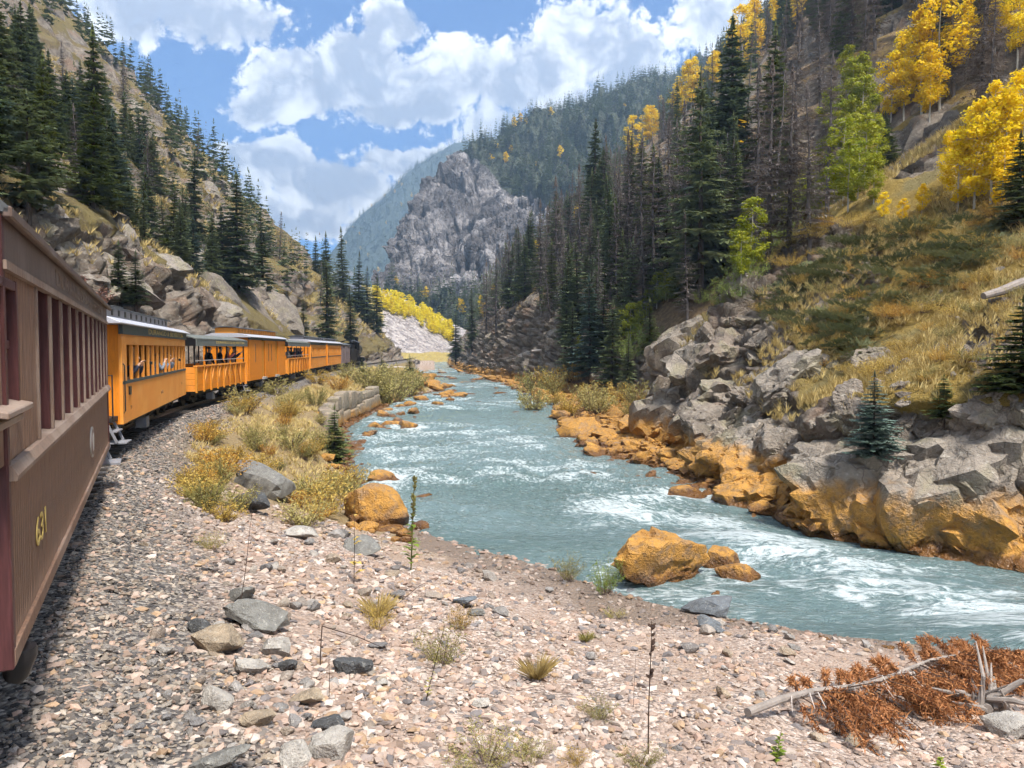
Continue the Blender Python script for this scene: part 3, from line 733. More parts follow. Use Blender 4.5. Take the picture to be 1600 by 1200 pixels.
MB().box(HW-.06, HW+.012, 0, L1, ZT, ZE).build('letterboard', M['letter'], car, bevel=.004)
MB().box(HW-.02, HW+.035, 0, L1, ZT-.025, ZT+.025).build('letterboard_moulding', M['brown_trim'], car)
MB().prism([(HW+.05, ZE), (HW+.055, ZE+.03), (HW-.05, ZE+.13), (.5, ZE+.34), (-.5, ZE+.34), (-HW-.07, ZE+.05), (-HW-.06, ZE), (0, ZE+.06)], -.02, L1+.7).build('roof', M['roof_dark'], car)
MB().box(HW+.02, HW+.07, -.02, L1+.7, ZE-.03, ZE+.035).build('gutter', M['letter'], car, bevel=.01)
# end bay with its own framed window, then eleven open windows
bay = along(57); w1 = along(24); w0 = w1-.78
hw = []
for y0, y1, z0, z1 in ((.06, w0, ZS+.06, ZT), (w1, bay-.02, ZS+.06, ZT), (w0, w1, ZS+.06, 2.02), (w0, w1, 2.74, ZT)):
    n_ = max(1, int((y1-y0)/.075)); w_ = (y1-y0)/n_
    for i in range(n_): MB().box(HW-.03, HW, y0+i*w_+.003, y0+(i+1)*w_-.003, z0, z1).build('board', M['brown'], car, bevel=.004)
MB().box(HW-.045, HW-.031, 0, w0-.002, ZS+.04, ZT).box(HW-.045, HW-.031, w1+.002, bay, ZS+.04, ZT).build('bay_backing', M['maroon'], car)
wf = MB().box(HW-.07, HW+.02, w0-.02, w0+.04, 2.03, 2.76).box(HW-.07, HW+.02, w1-.04, w1+.02, 2.03, 2.76).box(HW-.07, HW+.018, w0+.04, w1-.04, 2.70, 2.755).box(HW-.06, HW-.02, w0+.04, w1-.04, 2.36, 2.41).build('window', M['maroon'], car, bevel=.005)
MB().box(HW-.05, HW-.04, w0+.04, w1-.04, 2.03, 2.70).build('pane', M['glass'], wf)
MB().prism([(HW-.06, 2.02), (HW+.08, 2.0), (HW+.08, 2.035), (HW-.06, 2.07)], w0-.06, w1+.06).build('sill', M['brown_trim'], wf, bevel=.006)
MB().box(HW-.05, HW+.03, w0-.04, w1+.04, 1.93, 1.98).build('apron', M['brown_trim'], wf, bevel=.01)
nw = 11; pw_ = (L1-.12-bay)/nw
for i in range(nw+1):
    y = bay+i*pw_
    MB().box(HW-.16, HW-.004, y-.07, y+.07, ZS+.06, ZT).build('window_post', M['maroon'], car, bevel=.006)
    MB().box(HW-.004, HW+.016, y-.028, y+.028, ZS+.062, ZT-.03).build('post_moulding', M['brown_trim'], car)
for i in range(nw):
    y0, y1 = bay+i*pw_+.07, bay+(i+1)*pw_-.07; zm = 2.24
    s1 = MB().box(HW-.13, HW-.09, y0, y0+.05, zm, ZT).box(HW-.13, HW-.09, y1-.05, y1, zm, ZT).box(HW-.132, HW-.088, y0, y1, zm, zm+.06).box(HW-.13, HW-.09, y0+.05, y1-.05, ZT-.06, ZT-.003).build('sash', M['maroon'], car)
    MB().box(HW-.113, HW-.107, y0+.05, y1-.05, zm+.06, ZT-.06).build('pane', M['glass'], s1)
MB().box(-HW+.02, HW-.2, .1, L1-.1, 1.0, 1.06).build('coach_floor', M['interior'], car)
MB().box(-HW, -HW+.04, 0, L1, ZB, ZS+.4).box(-HW, -HW+.04, 0, L1, ZT-.1, ZE).build('far_side', M['interior_tan'], car)
MB().box(-HW+.05, HW-.17, L1-.08, L1-.02, ZB, ZE).box(-HW+.05, HW-.05, .0, .05, ZB, ZE).build('end_wall', M['maroon'], car)
for yc_ in (.02, L1-.02): MB().box(HW-.10, HW+.018, yc_-.045, yc_+.045, ZB-.06, ZE).build('corner_post', M['maroon'], car, bevel=.01)
MB().box(-HW+.1, HW-.17, .1, L1-.1, ZE-.06, ZE-.02).build('ceiling_lining', M['interior'], car)
for k in range(7):
    mb = MB(); y = 1.2+k*1.15
    for sx_ in (-.75, .62): mb.box(sx_-.42, sx_+.42, y, y+.42, 1.4, 1.48).box(sx_-.42, sx_+.42, y+.36, y+.44, 1.42, 2.0)
    mb.build('bench_seat', M['interior'], car, bevel=.02)
underframe(car, L1, ZB, False); truck(car, 1.25); truck(car, L1-1.35); steps(car, L1+.36, ZB+.1)
MB().box(-1.1, 1.1, L1, L1+.75, ZB+.1, ZB+.2).box(-1.1, 1.1, L1+.7, L1+.75, ZB-.05, ZB+.2).build('end_platform', M['iron'], car)
MB().tube([(HW-.1, L1+.70, ZB+.2), (HW-.1, L1+.70, 1.75), (.35, L1+.70, 1.75), (.35, L1+.70, ZB+.2)], .02, 6).build('railing', M['iron'], car)
# bucket-shaped step at the near corner
MB().tube([(HW-.05, .42, .36), (HW-.04, .42, .39), (HW-.02, .42, .52), (HW-.02, .42, .56)], [.05, .07, .10, .095], 12).build('journal_cover', M['black'], car, True)
# oval plaque, number, name
pl = MB(); n = 32; pl.prism([(0, 0)]*3, 0, 0) if False else None
def oval(name, a, b_, x0, x1, y, z, mat, parent):
    mb = MB(); k = 36
    for xx in (x0, x1): mb.v += [(xx, y+a*math.cos(2*math.pi*j/k), z+b_*math.sin(2*math.pi*j/k)) for j in range(k)]
    mb.f += [tuple(range(k)), tuple(range(2*k-1, k-1, -1))] + [(j, (j+1) % k, k+(j+1) % k, k+j) for j in range(k)]
    return mb.build(name, mat, parent)
yp = along(140); 
pq = oval('plaque', .30, .20, HW, HW+.016, yp, 1.14, simple('plaque_cream', (.42, .38, .34), .6), car)
oval('plaque_field', .26, .165, HW+.016, HW+.021, yp, 1.14, simple('plaque_brown', (.20, .14, .12), .6), pq)
oval('plaque_star', .10, .12, HW+.021, HW+.025, yp, 1.14, simple('plaque_pale', (.50, .46, .42), .6), pq)
text('631', .28, M['gold'], car, (HW+.006, along(57), 1.09), 'car_number', .003, width=.52)
text('DURANGO & SILVERTON', .20, M['gold_dull'], car, (HW+.016, L1*.55, (ZT+ZE)/2+.0), 'lettering', .002, width=6.4)

# ---------------- orange coach
def coach(y0, y1, zb, ze, label, nwin, detail=True, letters=None, platform=True):
    loc, rz, L = car_frame(y0, y1)
    car = empty('railway_coach', loc, rz, label=label, cat='railway coach', group='cars of the train'); HW = 1.2
    zs = zb+(ze-zb)*.40; zt = zb+(ze-zb)*.80; zl = ze-.02
    MB().box(HW-.04, HW, .0, L, zb, zs).build('side_panel', M['orange'], car, bevel=.005)
    MB().box(HW-.04, HW+.02, .0, L, zs, zs+.07).build('window_sill', M['fascia'], car)
    MB().box(HW-.04, HW, .0, L, zt, ze-.22).build('upper_panel', M['orange'], car)
    MB().box(HW-.03, HW+.05, -.05, L+.05, ze-.22, ze+.02).build('letterboard', M['fascia'], car)
    MB().box(HW-.06, HW+.012, -.01, .55, zb+.002, ze-.22).build('end_panel', M['orange'], car)
    pw = (L-.55)/nwin
    pm = MB().box(HW-.07, HW-.002, -.05, .05, zs+.07, zt).mesh('window_post', M['orange'])
    pi = MB().box(HW-.09, HW-.072, .05, pw-.05, zs+.07, zs+.42).box(HW-.09, HW-.065, .05, pw-.05, zs+.40, zs+.44).mesh('sash', M['interior_tan'])
    for i in range(nwin):
        obj('window_post', pm, car, loc=(0, .55+(i+1)*pw-(.05 if i == nwin-1 else 0), 0))
        if i % 3 == 1: obj('sash', pi, car, loc=(0, .55+i*pw, (zt-zs)-.5))
    MB().box(-HW, -HW+.04, 0, L, zb, zs+.3).box(-HW, -HW+.04, 0, L, zt-.05, ze).build('far_side', M['orange_deep'], car)
    for i in range(0, nwin, 2): MB().box(-HW, -HW+.04, .55+i*pw-.1, .55+i*pw+.1, zs+.3, zt-.05).build('far_post', M['interior_tan'], car)
    mb = MB().box(-HW+.04, -.42, .005, .05, zb, ze-.01).box(.42, HW-.062, .005, .05, zb, ze-.01).box(-.42, .42, .005, .05, zb+2.0, ze-.01); mb.build('end_wall', M['orange_deep'], car)  # deeper orange than the sides: the end's shade is put into its colour
    dr = MB().box(-.42, .42, .02, .045, zb+.1, zb+2.0).build('door', M['orange'], car); MB().box(-.3, .3, .012, .018, zb+1.1, zb+1.8).build('pane', M['glass'], dr)
    MB().box(-HW+.04, HW-.06, L-.05, L-.005, zb, ze-.01).build('end_wall', M['orange_deep'], car)
    MB().box(-HW+.05, HW-.1, .06, L-.06, zb+.3, zb+.36).build('coach_floor', M['interior'], car)
    # lower roof with curved ends and a raised clerestory
    MB().prism([(HW+.12, ze+.0), (HW+.13, ze+.03), (HW-.15, ze+.16), (.62, ze+.25), (-.62, ze+.25), (-HW+.15, ze+.16), (-HW-.13, ze+.03), (-HW-.12, ze)], -.75 if platform else -.1, L+.7).build('roof', M['roof_grey'], car, bevel=.01)
    cl = MB().box(-.60, .60, .1, L-.1, ze+.24, ze+.50).build('clerestory', M['roof_grey'], car)
    MB().prism(arch_roof(.72, ze+.50, .10), -.1, L+.1).build('clerestory_roof', M['roof_dark'], cl)
    cw = MB().box(.595, .612, -.1, .1, ze+.30, ze+.45).mesh('clerestory_window', M['black'])
    for i in range(nwin): obj('clerestory_window', cw, cl, loc=(0, .5+(L-1)*i/(nwin-1), 0))
    underframe(car, L, zb); truck(car, 1.5); truck(car, L-1.5)
    if platform:
        MB().box(-1.1, 1.1, -.7, 0, zb+.1, zb+.2).build('end_platform', M['iron'], car); steps(car, -.36, zb+.1)
        MB().tube([(HW-.08, -.66, zb+.2), (HW-.08, -.66, zb+1.15), (.4, -.66, zb+1.15), (.4, -.66, zb+.2)], .018, 6).build('railing', M['iron'], car)
    MB().tube([(HW+.012, .06, zb+.25), (HW+.05, .06, zb+.3), (HW+.05, .06, zb+1.35), (HW+.012, .06, zb+1.4)], .014, 6).build('grab_rail', M['iron'], car)
    if letters: text('DURANGO & SILVERTON', .20, M['gold'], car, (HW+.052, L*.60, ze-.10), 'lettering', .003, width=7.6)
    if detail:
        MB().box(HW+.001, HW+.03, .75, 1.0, zs-.28, zs-.08).build('marker_plate', M['black'], car)
        text('291', .13, M['interior_tan'], car, (HW+.004, 1.05, zb+.32), 'car_number', .002)
        text('291', .10, M['interior_tan'], car, (HW+.004, L-1.3, zb+.48), 'car_number', .002)
        text('YANKEE', .13, M['interior_tan'], car, (HW+.004, L*.5, zb+.42), 'car_name', .002)
        MB().box(-.05, .05, L*.45, L*.55, ze+.6, ze+.72).build('roof_vent', M['roof_dark'], car)
    return car, L
car2, L2 = coach(17.3, 29.0, .62, 2.92, 'bright orange coach with dark nameboard and clerestory, coupled ahead of the brown coach', 14, True, True)

# ---------------- open gondola cars
def gondola(y0, y1, zb, ze, label, letters):
    loc, rz, L = car_frame(y0, y1)
    car = empty('open_gondola_car', loc, rz, label=label, cat='gondola car', group='cars of the train'); HW = 1.2
    zr = zb+1.0
    nbp = 4; hb = (zr-zb)/nbp
    for k in range(nbp): MB().box(HW-.06, HW-.03, 0, L, zb+k*hb+.004, zb+(k+1)*hb-.004).build('side_plank', M['orange_deep'], car)
    for k in range(nbp): MB().box(-HW+.03, HW-.06, 0, .04, zb+k*hb+.004, zb+(k+1)*hb-.004).build('end_plank', M['orange'], car)
    nrb = 9
    for i in range(nrb):
        y = .05+(L-.1)*i/(nrb-1)
        MB().box(HW-.03, HW+.03, y-.06, y+.06, zb-.05, zr+.02).build('stake', M['orange_rib'], car)
        if 0 < i < nrb-1: MB().bar((HW-.005, y+(.55 if i < nrb/2 else -.55), zr-.03), (HW-.005, y, zb+.05), .09, .03, up=(1, 0, 0)).build('brace', M['orange'], car)
    MB().box(HW-.10, HW+.035, -.02, L+.02, zr, zr+.06).box(-HW, -HW+.08, 0, L, zb, zr).build('top_rail', M['orange'], car)
    for yy in np.linspace(.1, L-.1, 6):
        for sx_ in (-1, 1): MB().box(sx_*(HW-.08)-.03, sx_*(HW-.08)+.03, yy-.03, yy+.03, zr, ze-.15).build('roof_post', M['black'], car)
    MB().tube([(HW-.05, .1, zr+.25), (HW-.05, L-.1, zr+.25)], .02, 6).build('guard_rail', M['steel'], car)
    MB().prism(arch_roof(HW+.1, ze, .22), -.15, L+.15).build('roof', M['canvas'], car, True)
    MB().box(HW+.05, HW+.09, -.15, L+.15, ze-.30, ze+.01).build('fascia', M['canvas'], car)
    MB().prism([(-HW-.05, ze-.3), (HW+.04, ze-.3), (HW+.04, ze), (0, ze+.18), (-HW-.05, ze)], -.14, -.11).build('end_fascia', M['black'], car)
    MB().box(-HW+.08, HW-.08, .05, L-.05, zb+.02, zb+.09).build('car_floor', M['interior'], car)
    mb = MB().box(-.22, .22, .6, L-.6, zb+.45, zb+.52).box(-.04, .04, .6, L-.6, zb+.5, zb+.95); mb.build('centre_bench', M['interior'], car)
    MB().box(HW-.06, HW+.06, L-.1, L+.02, zb-.1, zr).build('corner_post', M['orange'], car)
    underframe(car, L, zb-.02); truck(car, 1.4); truck(car, L-1.4); steps(car, L+.2, zb)
    if letters: text('DURANGO & SILVERTON', .17, M['gold'], car, (HW+.093, L*.62, ze-.14), 'lettering', .003, width=5.8)
    return car, L
car3, L3 = gondola(30.9, 40.3, .62, 2.78, 'open orange gondola car full of standing passengers, behind the orange coach', True)

# ---------------- orange baggage car
loc, rz, L4 = car_frame(41.3, 52.2)
car = empty('baggage_car', loc, rz, label='closed orange baggage car with sliding doors and orange clerestory', cat='baggage car', group='cars of the train')
zb, ze, HW = .62, 2.98, 1.2
segs = [(0, 3.3), (4.2, 7.3), (8.3, L4)]
for a, b_ in segs: MB().box(HW-.04, HW, a, b_, zb, ze-.12).build('side_panel', M['orange_deep'], car, bevel=.006)
for a, b_ in ((3.3, 4.2), (7.3, 8.3)):
    d_ = MB().box(HW-.12, HW-.06, a, b_, zb+.1, ze-.15).build('sliding_door', M['orange_rib'], car); MB().box(HW-.06, HW+.1, a, b_, zb-.03, zb+.1).build('door_step', M['steel'], d_); MB().box(HW-.06, HW-.03, a+.005, a+.16, zb+.12, ze-.14).build('door_gap', M['interior'], d_)
for y in (1.5, 5.2, 6.1): MB().box(HW, HW+.012, y-.12, y+.12, zb+1.0, ze-.35).build('window', M['interior_tan'], car)
MB().box(HW-.05, HW+.05, -.05, L4+.05, ze-.12, ze+.02).build('fascia', M['fascia'], car)
MB().box(-HW, HW-.06, 0, .05, zb, ze).box(-HW, HW-.06, L4-.05, L4, zb, ze).box(-HW, -HW+.05, .05, L4-.05, zb, ze).build('end_wall', M['orange_deep'], car)
MB().prism([(HW+.14, ze), (HW+.15, ze+.03), (HW-.15, ze+.14), (.62, ze+.22), (-.62, ze+.22), (-HW-.15, ze+.03), (-HW-.14, ze)], -.3, L4+.3).build('roof', M['roof_grey'], car)
cl = MB().box(-.6, .6, .15, L4-.15, ze+.2, ze+.52).build('clerestory', M['orange_rib'], car); MB().prism(arch_roof(.72, ze+.52, .09), 0, L4).build('clerestory_roof', M['roof_dark'], cl)
for i in range(14): MB().box(.6, .612, .5+i*.72, .9+i*.72, ze+.27, ze+.46).build('clerestory_panel', M['orange'], cl)
underframe(car, L4, zb); truck(car, 1.5); truck(car, L4-1.5)
car5, L5 = gondola(53.4, 66.0, .62, 2.84, 'second open gondola car, dark canopied, ahead of the baggage car', False)
coach(67.4, 78.6, .62, 2.95, 'small distant orange coach just ahead of the second gondola car', 12, False, None, False)
coach(80.0, 91.0, .62, 2.95, 'farthest orange coach, next to the grey boxcar', 12, False, None, False)
# ---------------- grey boxcar
loc, rz, L = car_frame(92.0, 98.5); zb, ze = .62, 2.85
car = empty('boxcar', loc, rz, label='mauve grey wooden boxcar coupled behind the steam locomotive', cat='boxcar', group='cars of the train')
for i in range(16): MB().box(HW-.04, HW, i*L/16+.006, (i+1)*L/16-.006, zb, ze).build('board', M['boxgrey'], car)
MB().box(HW, HW+.05, L*.36, L*.62, zb+.05, ze-.1).build('sliding_door', M['boxgrey'], car)
MB().box(-HW, HW-.05, 0, .05, zb, ze).box(-HW, HW-.05, L-.05, L, zb, ze).box(-HW, -HW+.05, .05, L-.05, zb, ze).build('end_wall', M['boxgrey'], car)
MB().prism(arch_roof(HW+.1, ze, .3), -.1, L+.1).build('roof', M['roof_dark'], car); underframe(car, L, zb); truck(car, 1.2); truck(car, L-1.2)
# ---------------- locomotive with tender
loc, rz, L = car_frame(99.3, 114.0)
car = empty('steam_locomotive', loc, rz, label='black steam locomotive with tender at the head of the train', cat='locomotive', group='cars of the train')
k_ = M['black']
td = MB().box(-1.2, 1.2, 0, 4.6, .8, 2.35).box(-1.0, 1.0, 2.2, 4.5, 2.35, 2.9).box(-1.15, 1.15, .0, .1, 2.35, 2.5).build('tender', k_, car, bevel=.03)
MB().tube([(0, .9, 2.35), (0, .9, 2.62)], [.3, .28], 12).build('water_hatch', k_, td)
cb = MB().box(1.12, 1.2, 5.2, 7.0, 1.2, 2.2).box(-1.2, -1.12, 5.2, 7.0, 1.2, 2.2).box(1.12, 1.2, 5.2, 5.35, 2.2, 3.2).box(1.12, 1.2, 6.85, 7.0, 2.2, 3.2).box(1.12, 1.2, 6.05, 6.15, 2.2, 3.2).box(-1.2, 1.2, 6.9, 7.0, 1.2, 3.2).build('cab', k_, car)
MB().prism(arch_roof(1.35, 3.2, .35), 4.9, 7.3).build('cab_roof', k_, car, True)
MB().tube([(0, 7.0, 2.25), (0, 9.2, 2.25), (0, 9.4, 2.25), (0, 12.6, 2.25), (0, 12.75, 2.25)], [.86, .86, .78, .78, .7], 20).build('boiler', k_, car, True)
MB().tube([(0, 12.1, 2.9), (0, 12.1, 3.3), (0, 12.1, 3.95), (0, 12.1, 4.05)], [.24, .2, .25, .3], 14).build('smokestack', k_, car, True)
for y, r_ in ((8.3, .36), (10.4, .38)): MB().tube([(0, y, 2.9), (0, y, 3.3), (0, y, 3.5), (0, y, 3.58)], [r_, r_, r_*.8, .1], 14).build('dome', k_, car, True)
MB().tube([(0, 12.2, 3.05), (0, 12.7, 3.1)], [.2, .22], 10).box(-.25, .25, 11.6, 11.9, 3.02, 3.25).build('headlamp', M['steel'], car, True)
MB().tube([(0, 9.4, 3.05), (0, 9.4, 3.45), (0, 9.4, 3.55)], [.12, .2, .05], 10).build('bell', M['gold'], car, True)
MB().box(-1.1, 1.1, 7.0, 12.6, 1.42, 1.5).box(-1.0, 1.0, 12.6, 12.9, .7, 1.15).build('running_board', k_, car)
MB().tube([(1.02, 11.3, .85), (1.02, 12.3, .85)], .3, 12).build('cylinder', k_, car, True)
MB().prism([(-.9, .15), (.9, .15), (.5, .9), (-.5, .9)], 12.9, 13.7).build('pilot', k_, car)
dw = MB()
for sx_ in (-1, 1): dw.tube([(sx_*.42, 0, 0), (sx_*.54, 0, 0)], .55, 20)
dwm = dw.mesh('driving_wheel', M['iron'], True)
for y in (7.6, 8.8, 10.0, 11.0): obj('driving_wheel', dwm, car, loc=(0, y, .55))
MB().bar((.62, 7.6, .5), (.62, 11.0, .5), .1).build('side_rod', M['steel'], car)
MB().box(-.9, .9, .3, 4.3, .6, .8).build('tender_frame', M['iron'], car); truck(car, 1.0); truck(car, 3.6); MB().box(-.5, .5, 5.0, 12.4, .7, 1.5).build('frame', M['iron'], car)

# ================================================================== passengers
SK = simple('skin', (.55, .33, .23), .6, 0, .06, 20, .05)
def skin_mesh(name, chains, mat, sub=1):
    """chains: list of [(xyz, radius)...]; first point of later chains may repeat an existing point"""
    vs, es, rs, idx = [], [], [], {}
    for ch in chains:
        prev = None
        for p_, r_ in ch:
            key = tuple(round(q, 4) for q in p_)
            if key not in idx: idx[key] = len(vs); vs.append(p_); rs.append(r_)
            k = idx[key]
            if prev is not None and prev != k: es.append((prev, k))
            prev = k
    me = bpy.data.meshes.new(name); me.from_pydata(vs, es, []); me.update()
    o = bpy.data.objects.new(name, me); link(o)
    md = o.modifiers.new('skin', 'SKIN'); md.use_smooth_shade = True
    for sv, r_ in zip(me.skin_vertices[0].data, rs): sv.radius = (r_, r_)
    me.skin_vertices[0].data[0].use_root = True
    if sub: o.modifiers.new('sub', 'SUBSURF').levels = sub; o.modifiers['sub'].render_levels = sub
    dg = bpy.context.evaluated_depsgraph_get(); m2 = bpy.data.meshes.new_from_object(o.evaluated_get(dg)); m2.name = name
    bpy.data.objects.remove(o); m2.materials.clear(); m2.materials.append(mat)
    m2.polygons.foreach_set('use_smooth', np.full(len(m2.polygons), True)); return m2
CL = {}
def cloth(c):
    if c not in CL: CL[c] = simple('cloth_%d' % len(CL), c, .85, 0, .15, 12)
    return CL[c]
HAIR = simple('hair', (.05, .035, .025), .7); PALE = simple('pale_hat', (.55, .55, .58), .7)
def person(loc, rz, label, shirt, pants, pose='stand', hat=False, hold=False):
    """local: +x is the way the person faces; feet at z=0"""
    e = empty('person', loc, rz, label=label, cat='person', group='passengers on the train')
    hip = .92 if pose != 'sit' else .45; ln = .10 if pose == 'lean' else .0
    if pose == 'lean': ln = .20
    c0, c1, c2, c3 = (0, 0, hip), (ln*.4, 0, hip+.25), (ln, 0, hip+.47), (ln+.04, 0, hip+.56)
    hd = (ln+.07, 0, hip+.72)
    if pose == 'camera':
        la = [((ln, .17, hip+.45), .055), ((ln+.12, .27, hip+.28), .045), ((ln+.36, .10, hip+.50), .034), ((ln+.42, .07, hip+.55), .03)]
    elif pose == 'lean':
        la = [((ln, .17, hip+.45), .055), ((ln+.10, .24, hip+.30), .045), ((ln+.20, .12, hip+.52), .034), ((ln+.24, .09, hip+.58), .03)]
    else:
        la = [((ln, .17, hip+.45), .055), ((ln+.02, .24, hip+.2), .045), ((ln+.16, .20, hip+.02), .034), ((ln+.2, .19, hip-.02), .03)]
    ra = [((p_[0], -p_[1], p_[2]), r_) for p_, r_ in la]
    if pose == 'sit': lg = [((.0, .10, hip), .085), ((.42, .12, hip+.02), .065), ((.44, .12, .08), .05), ((.58, .12, .04), .04)]
    else: lg = [((0, .10, hip-.06), .085), ((.02, .11, .48), .062), ((0, .11, .09), .05), ((.15, .12, .04), .04)]
    rg = [((p_[0], -p_[1], p_[2]), r_) for p_, r_ in lg]
    spine = [(c0, .13), (c1, .135), (c2, .14), (c3, .055), ((hd[0]-.01, 0, hd[2]-.07), .075), (hd, .095), ((hd[0]-.01, 0, hd[2]+.09), .07)]
    body = skin_mesh('body', [spine, [(c2, .14)]+la, [(c2, .14)]+ra, [(c0, .13)]+lg, [(c0, .13)]+rg], SK)
    obj('body', body, e)
    gr = .018
    obj('shirt', skin_mesh('shirt', [[(c0, .13+gr), (c1, .135+gr), (c2, .14+gr), ((c3[0]-.01, 0, c3[2]-.035), .075)], [(c2, .14+gr)]+[(p_, r_+gr) for p_, r_ in la[:3]], [(c2, .14+gr)]+[(p_, r_+gr) for p_, r_ in ra[:3]]], cloth(shirt)), e)
    obj('trousers', skin_mesh('trousers', [[(c0, .13+gr), ((c0[0], 0, c0[2]-.02), .13+gr)], [(c0, .13+gr)]+[(p_, r_+gr) for p_, r_ in lg[:3]], [(c0, .13+gr)]+[(p_, r_+gr) for p_, r_ in rg[:3]]], cloth(pants)), e)
    hr = skin_mesh('hair', [[((hd[0]-.05, 0, hd[2]-.04), .07), ((hd[0]-.035, 0, hd[2]+.04), .098), ((hd[0]-.0, 0, hd[2]+.10), .075)]], PALE if hat else HAIR)
    obj('hat' if hat else 'hair', hr, e)
    f_ = MB()
    f_.tube([(hd[0]+.085, 0, hd[2]+.015), (hd[0]+.12, 0, hd[2]-.03)], [.008, .018], 6); f_.build('nose', SK, e, True)
    for s in (-1, 1): MB().tube([(hd[0]+.082, s*.034, hd[2]+.02), (hd[0]+.093, s*.034, hd[2]+.02)], [.014, .008], 6).build('eye', M['black'], e, True)
    for s, arm in ((1, la), (-1, ra)):   # fingers
        w_ = Vector(arm[-1][0]); d_ = (w_-Vector(arm[-2][0])).normalized(); sd_ = Vector((0, 0, 1)).cross(d_).normalized(); up_ = d_.cross(sd_)
        mb = MB()
        for q in range(4): b0 = w_+d_*.02+sd_*(q-1.5)*.018; mb.tube([b0, b0+d_*(.05-.005*abs(q-1.5)), b0+d_*.075-up_*.03], [.009, .008, .006], 5)
        mb.tube([w_-sd_*s*.02, w_-sd_*s*.05+d_*.03, w_-sd_*s*.05+d_*.06], [.01, .009, .007], 5); mb.build('fingers', SK, e, True)
    if hold:
        ph = MB().box(-.012, .012, -.075, .075, -.035, .045).build('camera_phone', M['black'], None, bevel=.004, label='small dark camera held by the ' + ' '.join(label.split()[:9]), cat='camera')
        ph.parent = None; wv = Matrix.Translation(Vector(loc)) @ Matrix.Rotation(rz, 4, 'Z') @ Vector((ln+.47, 0, hip+.57)); ph.location = wv; ph.rotation_euler = (0, 0, rz)
    return e
def on_car(y0, y1, lx, ly, z):
    loc, rz, L = car_frame(y0, y1); v = Matrix.Translation(Vector(loc)) @ Matrix.Rotation(rz, 4, 'Z') @ Vector((lx, ly, z)); return tuple(v), rz
def put(car, lx, ly, z, turn, *a, **kw):
    l_, rz_ = on_car(*car, lx, ly, z); return person(l_, rz_+turn, *a, **kw)
A2, A3, A5 = (17.3, 29.0), (30.9, 40.3), (53.4, 66.0)
put(A2, .84, 2.3, 1.0-.50, -.2, 'passenger in dark top leaning out of the orange coach, nearest the brown coach', (.03, .035, .06), (.03, .03, .04), 'lean', hold=True)
put(A2, .82, 6.4, 1.0-.50, .4, 'passenger in grey sleeves leaning out of the orange coach, middle windows', (.20, .23, .28), (.03, .03, .04), 'lean')
put(A2, .84, 8.3, 1.0-.50, -.3, 'passenger in light blue top leaning out of the orange coach, far windows', (.35, .42, .55), (.03, .03, .04), 'lean', hold=True)
put(A3, .55, 4.6, .72, .9, 'dark clothed passenger standing in the middle of the open gondola car', (.02, .022, .03), (.03, .03, .04), 'stand')
put(A3, .62, 6.4, .72, .5, 'passenger in black beside the one in pink on the open gondola car', (.025, .02, .03), (.02, .02, .03), 'stand')
put(A3, .72, 7.5, .72, .3, 'passenger in pink shirt and pale cap taking pictures from the open gondola car', (.50, .14, .12), (.03, .04, .08), 'camera', hat=True, hold=True)
put(A3, .70, 8.9, .72, .1, 'passenger in dark navy at the far end of the open gondola car', (.02, .025, .05), (.03, .03, .04), 'camera', hold=True)
put(A3, .0, 1.5, .72, 2.5, 'passenger in blue seen through the near end of the gondola car', (.06, .08, .16), (.03, .03, .04), 'stand')
for q, (ly, col, txt) in enumerate(((2.0, (.4, .4, .42), 'grey'), (4.2, (.5, .45, .4), 'cream'), (5.6, (.08, .08, .1), 'black'), (7.8, (.35, .1, .08), 'red'), (10.2, (.05, .07, .15), 'navy'), (11.6, (.45, .3, .2), 'tan'))):
    put(A5, .6, ly, .72, .3*(-1)**q, 'passenger in %s on the second open gondola car' % txt, col, (.03, .03, .05), 'stand' if q % 2 else 'camera')
